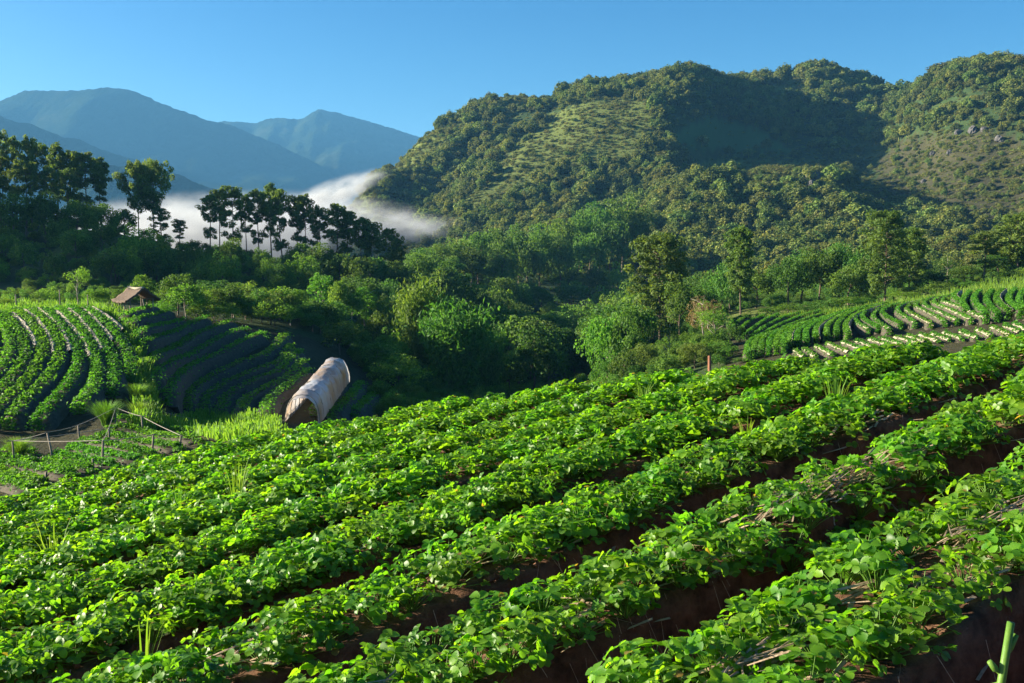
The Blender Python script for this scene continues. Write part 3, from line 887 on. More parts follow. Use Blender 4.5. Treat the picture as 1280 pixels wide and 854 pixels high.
tree('bright', 424, 106, 344, 30, "small_tree", "thin bright tree right beside the pale green tree below the pines", "tree")
g_ = np.random.default_rng(61)
for k in range(34):
    px = g_.uniform(245, 500); base = np.interp(px, [245, 300, 400, 450, 500], [392, 402, 432, 455, 500]) - g_.uniform(0, 22)
    D = hit(px, base, 50, 130); hh = g_.uniform(1.6, 3.4); gz = ground_at(px, D)[2]
    tree(('bush', 'bright', 'bush', 'broad')[k % 4], px, D, HOR - (gz + hh) / D * F, hh * g_.uniform(1.0, 1.5) / D * F, "bush", "leafy green bush in the line above the dark terraces", "bush", GB)
GC = "mixed bushes above the plastic tunnel"
for px, D, top, w, kd in [(376, 100, 372, 36, 'bright'), (392, 104, 380, 26, 'broad'), (420, 100, 374, 40, 'broad'), (440, 108, 358, 44, 'bright'), (456, 112, 352, 46, 'bright'), (470, 104, 382, 40, 'bush'), (440, 96, 396, 44, 'bush'), (478, 112, 372, 40, 'broad'), (405, 98, 398, 44, 'bush'), (370, 95, 396, 44, 'bush'), (462, 92, 418, 54, 'bush'), (490, 98, 410, 50, 'bush'), (480, 86, 448, 50, 'bush'), (505, 104, 390, 46, 'bush')]:
    tree(kd, px, D, top, w, "bush", "leafy bush on the bank above and right of the plastic tunnel", "bush", GC)
GD = "low shrubs at the left edge above the terraces"
for px, D, top, w in [(4, 76, 368, 24), (20, 78, 372, 30), (48, 80, 370, 28), (62, 78, 374, 30), (140, 76, 376, 24), (-20, 78, 370, 34)]:
    tree('bush', px, D, top, w, "shrub", "low green shrub along the grassy top of the left terraces", "shrub", GD)

# ---- the middle valley
tree('bamboo', 528, 96, 318, 80, "bamboo_clump", "tall feathery bamboo clump in the middle, its top leaning left", "bamboo")
tree('bamboo', 572, 92, 340, 100, "bamboo_clump", "broad bamboo clump with drooping tops, right of the taller clump", "bamboo")
tree('bamboo', 610, 98, 388, 56, "bamboo_clump", "lower bamboo clump at the right foot of the broad one", "bamboo")
tree('broad', 668, 100, 405, 66, "round_tree", "lone rounded tree at the dark valley edge, right of the bamboo", "tree")
tree('broad', 636, 104, 432, 44, "round_tree", "small tree squeezed between the bamboo and the lone rounded tree", "tree")
GE = "sunlit trees along the crest between valley and hill"
for px, D, top, w in [(508, 225, 318, 40), (530, 238, 308, 44), (552, 246, 302, 40), (575, 255, 292, 40), (598, 262, 284, 40), (622, 270, 282, 44), (648, 280, 276, 40), (675, 288, 272, 44), (700, 300, 266, 40), (724, 306, 258, 40), (748, 312, 248, 50), (778, 318, 238, 56), (762, 300, 268, 50), (800, 316, 256, 40), (700, 280, 288, 44), (660, 268, 294, 44), (736, 292, 284, 48), (628, 256, 300, 44), (590, 246, 306, 44), (556, 232, 318, 44)]:
    tree('broad', px, D, top, w, "forest_tree", "green tree in the belt before the foot of the big hill", "tree", GE)
GF = "shaded trees filling the valley"
g_ = np.random.default_rng(17)
for k in range(190):
    px = g_.uniform(480, 880); D = math.exp(g_.uniform(math.log(120), math.log(310)))
    gp = ground_at(px, D); hh = g_.uniform(5, 10)
    top = HOR - (gp[2] + hh) / D * F
    if px > 700 and top < 320: continue
    if px < 520 and top < 335: continue
    tree(('broad', 'broad', 'bush')[k % 3], px, D, top, hh * g_.uniform(.8, 1.1) / D * F, "valley_tree", "dark tree deep in the shaded valley between the fields and the hill", "tree", GF)

# ---- right of the middle
tree('bright', 762, 86, 380, 64, "leafy_tree", "bushy light green tree hung with creepers at the field edge, left of the tall pine", "tree")
tree('broad', 792, 84, 372, 60, "leafy_tree", "dense dark green tree with creepers beside the bushy light one", "tree")
tree('fullpine', 826, 112, 298, 84, "pine_tree", "tall full pine behind the field edge, lit on its left side", "pine")
tree('broad', 850, 108, 348, 50, "round_tree", "dark round tree under the right side of the tall full pine", "tree")
tree('dry', 880, 92, 360, 50, "dry_shrub", "brownish half bare shrub right of the tall full pine", "shrub")
tree('darkbush', 806, 78, 420, 40, "dark_bush", "dark clipped looking bush just behind the field edge, left one of two", "bush")
tree('darkbush', 870, 72, 422, 48, "dark_bush", "dark clipped looking bush just behind the field edge, right one of two", "bush")
GG = "light green shrubs behind the far field edge"
for px, D, top, w, kd in [(838, 84, 398, 46, 'thin'), (895, 84, 382, 60, 'thin'), (915, 82, 400, 40, 'bush'), (850, 74, 424, 44, 'bush'), (905, 72, 425, 40, 'bush'), (780, 76, 428, 44, 'bush'), (835, 70, 438, 40, 'bush'), (760, 78, 436, 40, 'bush'), (930, 66, 446, 34, 'bush'), (885, 100, 372, 44, 'bright'), (900, 68, 440, 30, 'bush')]:
    tree(kd, px, D, top, w, "shrub", "light green shrub in the thicket behind the far field edge", "shrub", GG)

# ---- trees behind the right field
tree('fullpine', 926, 126, 287, 52, "pine_tree", "tall pine with straight bare lower trunk at the left end of the right field", "pine")
tree('fullpine', 1106, 118, 268, 66, "pine_tree", "tallest pine behind the right field, thick dark trunk in full view", "pine")
tree('fullpine', 1136, 124, 288, 50, "pine_tree", "pine just right of the tallest pine behind the right field", "pine")
tree('pine', 1228, 118, 290, 56, "pine_tree", "flat crowned pine with slim pale trunk toward the right edge", "pine")
tree('fullpine', 1272, 122, 270, 60, "pine_tree", "pine cut by the right edge of the picture, above the terraces", "pine")
GH = "broad trees lined up behind the right field"
for px, D, top, w, kd in [(902, 134, 325, 48, 'broad'), (945, 138, 330, 56, 'broad'), (912, 140, 342, 40, 'broad'), (985, 132, 318, 52, 'broad'), (1002, 138, 308, 56, 'broad'), (1024, 134, 300, 50, 'broad'), (1048, 136, 296, 54, 'broad'), (1074, 132, 306, 54, 'broad'), (1060, 128, 326, 50, 'broad'), (1092, 130, 318, 46, 'broad'), (1160, 132, 334, 44, 'broad'), (1182, 134, 318, 44, 'thin'), (1204, 130, 330, 44, 'broad'), (1246, 128, 312, 46, 'broad'), (1262, 130, 318, 44, 'broad'), (1294, 128, 300, 60, 'broad'), (885, 150, 336, 50, 'broad'), (1320, 126, 300, 60, 'broad')]:
    tree(kd, px, D, top, w, "broadleaf_tree", "green broadleaf tree in the line behind the right field", "tree", GH)
GI = "shrubs on the slope above the right field"
for px, D, top, w in [(985, 118, 378, 40), (1010, 120, 374, 40), (1036, 118, 370, 44), (1062, 116, 368, 44), (1084, 112, 372, 36), (1128, 114, 362, 40), (1150, 116, 354, 40), (1172, 114, 350, 44), (1196, 118, 348, 40), (1215, 112, 350, 36), (1244, 114, 336, 40), (1268, 114, 330, 44), (960, 120, 384, 30), (1296, 110, 330, 44)]:
    tree('bush' if int(px) % 3 else 'bright', px, D, top, w, "shrub", "rounded shrub on the grassy slope between the right field and the trees", "shrub", GI)

# ------------------------------------------------------------------ the forest on the big hill
def hill_proto(seed, n=26, per=34, leaf=.11, lo=.08, spread=.46, irr=.4):
    g = np.random.default_rng(seed); C, N = [], []
    for k in range(n):
        d = rand_dirs(1, g)[0]; d[2] = abs(d[2]) * 1.0 - .25
        c = np.array([d[0] * spread * .8, d[1] * spread * .8, .48 + d[2] * .40]) * g.uniform(.75, 1.06)
        r = g.uniform(.12, .2); dd = rand_dirs(per, g)
        C.append(c + dd * r * g.uniform(.5, 1, (per, 1))); N.append(unit(dd + np.array([0, 0, .3]) + g.normal(size=(per, 3)) * .4))
    C = np.concatenate(C); N = np.concatenate(N); C[:, 2] = np.maximum(C[:, 2], lo * .3)
    L = leaf * g.uniform(.7, 1.3, len(C))
    v, q = leaf_cards(C, N, L, L * .7, g)
    m = MB(); m.v.append(v); m.q.append(q); m.n = len(v)
    nleaf = len(q)
    m.tube([(0, 0, -.05), (.01, 0, .3), (0, .01, .7)], [.03, .024, .012], 5)
    me = m.mesh("forest_tree", [M['forest'], M['bark']], False)
    idx = np.zeros(len(me.polygons), dtype=np.int32); idx[nleaf:len(idx)] = 0
    return me
HP = [hill_proto(301 + k, spread=(.46, .40, .54, .5)[k]) for k in range(4)]

def hill_spots():
    g = np.random.default_rng(23)
    n = 44000
    px = g.uniform(420, 1400, n); D = np.sqrt(g.uniform(205 ** 2, 770 ** 2, n))
    py0 = tpy(px, D)
    x = (px - 640) / F * D; z = tz(x, D); py = HOR - z / D * F
    dens = np.full(n, .34)
    gr = cover('grass', px, py, D); so = cover('soil', px, py, D); me = cover('meadow', px, py, D)
    dens = np.where(gr > 0, .13, dens); dens = np.where(so > 0, .36, dens); dens = np.where(me > 0, .0, dens)
    hollow = in_poly(px, py, [(855, 188), (1000, 175), (1100, 182), (1120, 240), (1060, 262), (1055, 215), (870, 205)])
    dens = np.where(hollow & (D > 440), .03, dens)
    dens = np.where((px < 560) & (py > 262) & (D < 520), dens * .8, dens)
    dens = dens * np.clip(1 + .8 * noise2(x, D, 60, 3, 6), .15, 2)
    keep = (g.random(n) < dens) & (D > 200)
    # keep the near slope free where single trees already stand
    keep &= ~((D < 330) & (px < 800))
    big = np.where(gr + so > 0, g.uniform(.9, 1.0, n) * np.exp(g.uniform(0, 1.5, n)), 2.6 * np.exp(g.uniform(0, 1.25, n)) * np.where(g.random(n) < .06, 1.35, 1))
    big = np.where(D < 330, big * .75, big)
    return [(x[i], D[i], z[i], big[i], px[i], py[i]) for i in np.nonzero(keep)[0]]
HT = hill_spots()
# those that show largest in the picture stand as objects of their own
mxpy = {}
vis = []
for s in HT:
    if s[4] > 1290: continue
    vis.append(s)
vis.sort(key=lambda s: -s[3] / s[1])
ind = vis[:260]; iset = set(id(s) for s in ind)
def hill_label(px, py):
    if py < 135: return "tree on the skyline of the big hill, in its crest woods", "trees on the hill crest"
    if px < 640: return "tree on the left, sunlit flank of the big hill", "trees on the left flank of the hill"
    if px < 860: return "tree on the middle spur of the big hill", "trees on the middle spur of the hill"
    if py > 250: return "tree on the lower slope of the big hill, right half", "trees on the lower right slope of the hill"
    return "tree on the upper right part of the big hill", "trees on the upper right of the hill"
g_ = np.random.default_rng(29)
hp_obj = {}
for i, s in enumerate(ind):
    k = i % 4
    o = link("forest_tree", HP[k]); o.location = (s[0], s[1], s[2] - .3)
    o.rotation_euler = (0, 0, g_.uniform(0, 6.28)); w_ = s[3] * g_.uniform(.85, 1.25)
    o.scale = (w_, w_, s[3])
    lb, gp = hill_label(s[4], s[5]); tag(o, lb, "tree", gp)
    hp_obj.setdefault(k, o)
rest = [s for s in HT if id(s) not in iset]
scatter("hill_forest", [(s[0], s[1], s[2] - .3) for s in rest], [(0, 0, g_.uniform(0, 6.28)) for s in rest],
        [(s[3] * g_.uniform(.85, 1.3),) * 2 + (s[3],) for s in rest], [hp_obj[k] for k in range(4)], "mixed forest and scrub covering the big hill", "forest")

# rough scrub and tussocks between the trees of the hill
M['scrub'] = leaf_mat("hill_scrub", [(.2, (.040, .062, .016)), (.5, (.110, .135, .026)), (.85, (.24, .225, .060))], (1.8, 1.7, 1.0), tf=.3, nscale=2.5, hue=.03, val=.7)
def scrub_proto(seed):
    g = np.random.default_rng(seed); n = 150
    dd = rand_dirs(n, g); dd[:, 2] = np.abs(dd[:, 2]); C = dd * g.uniform(.3, 1, (n, 1)) * np.array([.8, .8, .75]) * g.uniform(.7, 1.2, (n, 1))
    v, q = leaf_cards(C, unit(dd + np.array([0, 0, .4]) + g.normal(size=(n, 3)) * .5), .30 * g.uniform(.6, 1.4, n), .17, g)
    return np_mesh("hill_shrub", v, q, [M['scrub']], smooth=False)
SP = [scrub_proto(601 + k) for k in range(3)]
def scrub_spots():
    g = np.random.default_rng(67); n = 60000
    px = g.uniform(420, 1350, n); D = np.sqrt(g.uniform(300 ** 2, 740 ** 2, n)); x = (px - 640) / F * D; z = tz(x, D); py = HOR - z / D * F
    gr = cover('grass', px, py, D); me = cover('meadow', px, py, D); so = cover('soil', px, py, D)
    dens = np.where(gr > 0, .75, .34); dens = np.where(me > 0, .04, dens); dens = np.where(so > 0, .6, dens)
    k = np.nonzero(g.random(n) < dens * np.clip(1 + .7 * noise2(x, D, 30, 3, 2), .2, 2))[0]
    return [(x[i], D[i], z[i], .45 * math.exp(g.uniform(0, 1.5)), px[i], py[i]) for i in k]
SS = scrub_spots()
g_ = np.random.default_rng(68)
so_ = []
for i, s in enumerate([s for s in SS if 640 < s[4] < 800 and 150 < s[5] < 230 and s[3] > 1.6][:24]):
    o = link("hill_shrub", SP[i % 3]); o.location = (s[0], s[1], s[2] - .1); o.scale = (s[3] * 1.2, s[3] * 1.2, s[3]); o.rotation_euler = (0, 0, g_.uniform(0, 6))
    tag(o, "small yellowish shrub on the sunlit grassy spur of the big hill", "shrub", "shrubs on the grassy spur"); so_.append(o)
scatter("hill_scrub", [(s[0], s[1], s[2] - .1) for s in SS], [(0, 0, g_.uniform(0, 6.28)) for s in SS], [(s[3] * 1.25, s[3] * 1.25, s[3]) for s in SS], so_[:3], "rough scrub and tussock grass over the big hill", "scrub")

# low growth on the nearer slopes
def under_spots():
    g = np.random.default_rng(37); n = 26000
    px = g.uniform(-200, 1450, n); D = np.exp(g.uniform(math.log(62), math.log(330), n))
    x = (px - 640) / F * D; z = tz(x, D); py = HOR - z / D * F
    keep = np.zeros(n, bool)
    keep |= (D > 96) & (D < 190) & (px < 500)
    keep |= (D > 82) & (px > 440) & (px < 900)
    keep |= (D > 112) & (px >= 880)
    keep |= (D > 70) & (D < 96) & (px > 760) & (px < 905) 
    keep |= (D > 58) & (px > 470) & (px < 760)
    gr = cover('grass', px, py, D)
    dens = np.where(gr > 0, .15, .34) * np.where(D > 200, .7, 1)
    keep &= g.random(n) < dens
    s = g.uniform(.5, 1.9, n) * np.where(D > 150, 1.4, 1)
    s = np.where((D > 112) & (D < 126) & (px > 880), s * .5, s)
    return [(x[i], D[i], z[i], s[i]) for i in np.nonzero(keep)[0]]
US = under_spots()
bush_objs = [ch for ob in COL.objects if ob.name.startswith("bush") for ch in ob.children if ch.name.startswith("crown")][:9:1]
seen_m = {}
for b in bush_objs: seen_m.setdefault(b.data.name, b)
scatter("undergrowth", [(s[0], s[1], s[2] - .15) for s in US], [(0, 0, g_.uniform(0, 6.28)) for s in US], [(s[3] * .9, s[3] * .9, s[3]) for s in US],
        list(seen_m.values()), "low brush and weeds covering the slopes between the trees", "undergrowth")

# rocks on the hill
def rock(px, D, s, label, group=None):
    g = np.random.default_rng(int(px * 7 + D)); p = ground_at(px, D)
    me = bpy.data.meshes.new("rock")
    import bmesh
    bm = bmesh.new(); bmesh.ops.create_icosphere(bm, subdivisions=3, radius=1)
    for v in bm.verts:
        n = noise2(np.array([v.co.x * 2 + px]), np.array([v.co.y * 2 + v.co.z * 1.7]), 1.1, 3, 3)[0]
        v.co *= 1 + .30 * n
        v.co = Vector((round(v.co.x * 3.2) / 3.2 * .5 + v.co.x * .5, round(v.co.y * 3.2) / 3.2 * .5 + v.co.y * .5, round(v.co.z * 3) / 3 * .5 + v.co.z * .5))
    bm.to_mesh(me); bm.free(); me.materials.append(M['rock'])
    o = link("rock", me); o.location = (p[0], p[1], p[2] + s * .3); o.scale = (s * g.uniform(1, 1.5), s, s * g.uniform(.8, 1.3)); o.rotation_euler = (0, 0, g.uniform(0, 6))
    tag(o, label, "rock", group)
for px, D, s in [(1006, 436, 2.6), (1013, 432, 3.0), (1020, 437, 2.4), (1000, 431, 2.0), (1026, 434, 1.8), (1010, 426, 1.6)]:
    rock(px, D, s, "grey rock in the outcrop on the low spur of the hill", "rocks of the grey outcrop")
for px, D, s in [(1190, 498, 1.6), (1208, 490, 2.2), (1222, 484, 1.8), (1160, 505, 1.5), (1180, 486, 1.3), (1150, 480, 1.4), (1240, 470, 1.6), (1255, 490, 2.0)]:
    rock(px, D, s, "rock in the reddish cliff under the right hilltop", "rocks of the reddish cliff")

# ------------------------------------------------------------------ terraced crop rows
def drape(pts, step=.45):
    P = []
    for px, py in pts:
        D = hit(px, py); P.append(((px - 640) / F * D, D))
    P = np.array(P)
    # Catmull-Rom through the points
    out = []
    Q = np.vstack([2 * P[0] - P[1], P, 2 * P[-1] - P[-2]])
    for i in range(1, len(Q) - 2):
        for t in np.linspace(0, 1, 14, endpoint=False):
            a, b, c, d = Q[i - 1], Q[i], Q[i + 1], Q[i + 2]
            out.append(.5 * ((2 * b) + (-a + c) * t + (2 * a - 5 * b + 4 * c - d) * t * t + (-a + 3 * b - 3 * c + d) * t ** 3))
    out.append(P[-1]); out = np.array(out)
    s = np.concatenate([[0], np.cumsum(np.linalg.norm(np.diff(out, axis=0), axis=1))])
    n = max(4, int(s[-1] / step)); ss = np.linspace(0, s[-1], n)
    xy = np.stack([np.interp(ss, s, out[:, 0]), np.interp(ss, s, out[:, 1])], 1)
    return xy, s[-1]

def crop_row(pts, label, group, width=1.0, h=.35, leaf=.15, dens=75, mulch=None, lh=.28, seed=0, name="crop_row", lmat='row', shift=0.0, fsd=.2, mpart=(0, 1)):
    g = np.random.default_rng(seed + 1000)
    xy, L = drape(pts)
    n = len(xy)
    tg = np.gradient(xy, axis=0); tg /= np.linalg.norm(tg, axis=1, keepdims=True) + 1e-9
    sdv = np.stack([-tg[:, 1], tg[:, 0]], 1)
    zc = tz(xy[:, 0], xy[:, 1])
    o0 = np.array([xy[0, 0], xy[0, 1], zc[0]])
    root = empty(name, o0); tag(root, label, "crop row", group)
    prof = [(-.62, -.25), (-.5, .0), (-.36, .82), (-.2, 1), (.2, 1), (.36, .82), (.5, .0), (.62, -.25)]
    wob = 1 + .10 * noise2(np.arange(n) * .45, np.zeros(n), 1.5, 2, seed % 7)
    tap = np.minimum(1, np.minimum(np.arange(n), np.arange(n)[::-1]) / 2.5 + .08)
    rows = []
    zmin = np.minimum(tz(xy[:, 0] + sdv[:, 0] * .5 * width, xy[:, 1] + sdv[:, 1] * .5 * width), tz(xy[:, 0] - sdv[:, 0] * .5 * width, xy[:, 1] - sdv[:, 1] * .5 * width))
    for a, b in prof:
        c = xy + sdv * (a * width * wob)[:, None]
        zz = zc + b * h * tap - .05 * (1 - tap) if b > .5 else np.minimum(tz(c[:, 0], c[:, 1]), zc) + b * h - .03
        rows.append(np.stack([c[:, 0], c[:, 1], zz], 1))
    V = np.stack(rows, 1) - o0
    k = len(prof)
    i = np.arange(n - 1)[:, None] * k + np.arange(k - 1)[None]
    q = np.stack([i, i + 1, i + k + 1, i + k], -1).reshape(-1, 4)
    ends = [[(n - 1) * 0 + j for j in (0, 1, 6, 7)], [0, 0, 0, 0]]
    qq = [q, np.array([(1, 2, 5, 6), (2, 3, 4, 5), ((n - 1) * k + 1, (n - 1) * k + 2, (n - 1) * k + 5, (n - 1) * k + 6), ((n - 1) * k + 2, (n - 1) * k + 3, (n - 1) * k + 4, (n - 1) * k + 5)])]
    link("soil_bank", np_mesh("soil_bank", V.reshape(-1, 3), np.concatenate(qq), [M['bank']]), root)
    if mulch:
        a0, a1 = mulch
        rr = []
        for a, b in ((a0, .5), (a0 * .7 + a1 * .3, 1.0), ((a0 + a1) / 2, 1.12), (a0 * .3 + a1 * .7, 1.05), (a1, .85)):
            c = xy + sdv * (a * width * wob * (1 + .08 * g.normal(size=n)))[:, None]
            rr.append(np.stack([c[:, 0], c[:, 1], zc + b * h + .03 + g.uniform(0, .05, n)], 1))
        k0, k1 = int(n * mpart[0]), max(int(n * mpart[1]), 3)
        VM = np.stack(rr, 1)[k0:k1] - o0
        i = np.arange(len(VM) - 1)[:, None] * 5 + np.arange(4)[None]
        link("mulch_strip", np_mesh("mulch_strip", VM.reshape(-1, 3), np.stack([i, i + 1, i + 6, i + 5], -1).reshape(-1, 4), [M['mulch']]), root)
    m = int(L * dens)
    f = g.uniform(0, n - 1.001, m); ii = f.astype(int); fr = (f - ii)[:, None]
    c = xy[ii] * (1 - fr) + xy[ii + 1] * fr; s_ = sdv[ii]; zz = zc[ii] * (1 - fr[:, 0]) + zc[ii + 1] * fr[:, 0]
    off = np.clip(g.normal(0, fsd, m), -.5, .5) + shift
    clump = .5 + .5 * noise2(f * 1.4, off * 4, .9, 2, seed % 5)
    C = np.stack([c[:, 0] + s_[:, 0] * off * width, c[:, 1] + s_[:, 1] * off * width, zz + h * (1 - np.clip((np.abs(off) - .28) / .3, 0, .9)) + lh * g.uniform(.1, 1, m) * (.45 + .55 * clump) * (1 - 1.2 * np.clip(off - shift, -.5, .5) ** 2 * 2)], 1) - o0
    en = g.random(m) < .13; lo_ = g.random(m) < .5
    e0 = np.where(lo_, 0, n - 1); te = np.where(lo_, -1., 1.)[:, None] * tg[e0] * g.uniform(.0, .45, (m, 1))
    ex = xy[e0] + te + sdv[e0] * (off * width * .8)[:, None]
    ec = np.stack([ex[:, 0], ex[:, 1], zc[e0] + h * g.uniform(.1, 1.0, m) + .05], 1) - o0
    C = np.where(en[:, None], ec, C)
    N = unit(np.stack([s_[:, 0] * off * 1.2, s_[:, 1] * off * 1.2, np.ones(m)], 1) + g.normal(size=(m, 3)) * .5)
    ls = leaf * g.uniform(.7, 1.3, m)
    v, q = leaf_cards(C, N, ls, ls * .8, g)
    link("foliage", np_mesh("foliage", v, q, [M[lmat]], smooth=False), root)

def z2(l, sx=3.284, ox=0, oy=340): return [(ox + x / sx, oy + y / sx) for x, y in l]
LEFT = [[(-90, 215), (-50, 260), (-30, 330), (-60, 420), (-120, 470)],
        [(-30, 200), (20, 260), (40, 330), (20, 420), (-60, 500)],
        [(10, 205), (70, 270), (100, 340), (95, 410), (40, 490), (-60, 580)],
        [(60, 190), (130, 250), (170, 330), (165, 400), (110, 490), (10, 590), (-60, 650)],
        [(115, 185), (195, 255), (238, 335), (238, 410), (180, 500), (90, 590), (30, 660)],
        [(190, 195), (265, 270), (312, 350), (322, 425), (280, 510), (200, 600), (150, 660)],
        [(245, 185), (330, 275), (378, 360), (395, 440), (380, 520), (320, 600)],
        [(295, 180), (390, 272), (442, 360), (466, 440), (460, 530)],
        [(345, 182), (440, 250), (500, 335), (530, 410), (532, 470)]]
for i, l in enumerate(LEFT):
    crop_row(z2(l), "curving green crop row on the lit left terrace, swinging down toward the trellis", "rows on the lit left terrace", 1.3, .62, .17, 85, mulch=(.2, .52) if i >= 2 else None, seed=i, shift=-.10, fsd=.17, mpart=(.05, .55))
DARK = [[(505, 232), (565, 205), (640, 180)], [(530, 265), (620, 228), (700, 195)], [(560, 310), (660, 265), (760, 236)], [(590, 345), (700, 300), (850, 225)],
        [(612, 425), (660, 385), (780, 320), (900, 262), (960, 240)], [(632, 510), (650, 460), (730, 405), (880, 330), (1010, 275)],
        [(680, 560), (705, 505), (780, 440), (920, 370), (1080, 290)], [(760, 575), (780, 520), (850, 465), (980, 400), (1100, 355), (1172, 276)],
        [(830, 600), (845, 550), (910, 495), (1051, 430), (1153, 391), (1190, 325)], [(905, 605), (925, 545), (1000, 500), (1051, 470), (1153, 432), (1225, 348)],
        [(985, 610), (1005, 560), (1080, 515), (1170, 470), (1245, 390)], [(1080, 614), (1110, 545), (1190, 490), (1260, 430)], [(1290, 600), (1340, 540), (1390, 470)], [(1360, 615), (1420, 560), (1480, 480)], [(1450, 610), (1520, 540), (1560, 480)]]
for i, l in enumerate(DARK):
    crop_row(z2(l), "crop row on the shaded terraces below the thatched hut" if i < 12 else "shaded crop row right of the plastic tunnel", "rows on the shaded terraces" if i < 12 else "rows right of the tunnel", 1.3, .75 if i < 7 else .42, .15, 55, seed=40 + i, shift=.02, fsd=.17)
def z7(l): return z2(l, 5.333, 0, 480)
GARD = [[(760, 268), (1000, 310), (1290, 345)], [(750, 330), (950, 368), (1290, 415)], [(655, 380), (850, 415), (1160, 470)], [(530, 425), (760, 470), (1000, 525)],
        [(450, 470), (700, 525), (890, 560)], [(345, 515), (520, 560), (720, 595)], [(270, 565), (420, 600), (560, 625)], [(-40, 585), (200, 620), (430, 650)], [(-60, 640), (120, 690), (240, 720)], [(-60, 700), (80, 740), (160, 770)], [(-80, 528), (60, 552), (200, 575)], [(20, 470), (110, 500), (190, 515)]]
for i, l in enumerate(GARD):
    crop_row(z7(l), "short straight vegetable bed under the pole trellis", "vegetable beds under the trellis", .75, .20, .13, 180, fsd=.17, seed=70 + i, name="vegetable_bed")

# right field: an upper band of curved beds, a lower band of short pale beds
RB = []
def zq(l): return [(830 + x / 2.844, 250 + y / 2.844) for x, y in l]
def band(rows, mu, lb, gp, w_, h_, every=1):
    for i, l in enumerate(rows): RB.append((zq(l), mu if i % every == 0 else None, lb, gp, w_, h_))
band([[(240, 478), (268, 448), (305, 430)], [(262, 492), (300, 455), (355, 428)], [(286, 500), (340, 460), (405, 426)], [(312, 506), (370, 466), (440, 434), (490, 420)], [(340, 506), (402, 470), (480, 436), (552, 414)],
      [(232, 462), (250, 444), (275, 432)], [(372, 506), (430, 474), (510, 442), (590, 418)]],
     None, "thin curved crop row at the far left end of the right field", "thin rows, far left of the right field", .55, .45)
band([[(300, 578), (302, 545), (330, 520), (390, 500)], [(322, 570), (326, 538), (352, 514), (410, 494)], [(348, 564), (352, 532), (376, 508), (430, 488)], [(376, 558), (380, 526), (402, 500), (452, 478)], [(402, 556), (406, 520), (430, 494), (500, 464)], [(428, 552), (430, 512), (462, 484), (540, 452)]],
     None, "stout hedge like crop row at the lower left corner of the right field", "stout rows, lower left of the right field", .62, .65)
band([[(447, 537), (452, 502), (490, 472), (560, 446), (640, 422)], [(476, 530), (480, 496), (522, 466), (600, 437), (690, 410)], [(507, 524), (511, 488), (555, 456), (640, 426), (725, 402)], [(542, 514), (547, 480), (592, 446), (670, 416), (760, 396)],
      [(580, 506), (586, 470), (628, 437), (705, 409), (790, 390)], [(616, 502), (621, 465), (658, 431), (740, 402)], [(655, 502), (650, 466), (687, 431), (770, 398)]],
     (-.5, -.25), "bracket shaped crop row in the middle of the right field", "curved rows, middle of the right field", .62, .6, 3)
band([[(728, 484), (692, 462), (682, 440), (712, 415), (790, 394)], [(764, 478), (718, 451), (706, 430), (742, 409), (815, 389)], [(802, 486), (757, 452), (746, 426), (782, 402), (835, 386)], [(843, 466), (792, 436), (777, 415), (812, 397), (855, 384)], [(893, 463), (842, 427), (831, 406), (862, 388), (902, 378)]],
     (-.3, .2), "s shaped crop row with a pale lower end in the middle of the right field", "s shaped rows of the right field", .58, .5, 2)
band([[(1000, 456), (932, 417), (896, 395), (905, 380), (932, 366)], [(1042, 451), (966, 411), (926, 390), (936, 372), (960, 360)], [(1092, 448), (1010, 406), (960, 384), (970, 367), (995, 355)], [(1142, 446), (1052, 402), (992, 378), (1002, 362), (1025, 350)], [(950, 462), (892, 430), (862, 408), (874, 392)]],
     (-.3, .25), "pale mulched crop row slanting down right in the right field", "pale slanting rows of the right field", .55, .42)
band([[(1048, 388), (1030, 366), (1046, 346)], [(1074, 420), (1060, 388), (1084, 350)], [(1142, 436), (1112, 402), (1102, 372), (1120, 348)], [(1186, 440), (1156, 406), (1146, 376), (1164, 347)], [(1226, 432), (1192, 400), (1182, 370), (1204, 345)], [(1268, 430), (1232, 400), (1226, 370), (1246, 343)], [(1300, 430), (1264, 400), (1266, 366), (1288, 340)], [(1340, 430), (1304, 396), (1306, 360), (1328, 336)]],
     (-.5, -.25), "short stout crop row in the upper right tier of the right field", "upper right tier rows", .72, .66, 4)
low = [(470, 545, 500, 572), (502, 541, 542, 571), (545, 533, 602, 563), (585, 523, 662, 556), (640, 518, 707, 546), (690, 513, 752, 539), (735, 508, 802, 531), (780, 505, 852, 529), (825, 500, 902, 523), (870, 496, 935, 518), (915, 491, 977, 516), (958, 488, 1018, 512), (1000, 485, 1062, 508), (1060, 480, 1117, 504), (1120, 475, 1167, 498), (1170, 466, 1237, 496), (1215, 460, 1270, 486), (1250, 455, 1300, 478)]
band([[(a, b), ((a + c) / 2 - 2, (b + d) / 2 + 1), (c, d)] for a, b, c, d in low], (-.32, .3), "short pale mulched crop row in the lowest band of the right field", "pale rows, lowest band of the right field", .5, .22)
for i, (l, mu, lb, gp, w_, h_) in enumerate(RB):
    crop_row(l, lb, gp, w_, h_, .16, 75 if mu is None or mu[1] < 0 else 30, mulch=mu, seed=100 + i, lh=.22, fsd=.2)

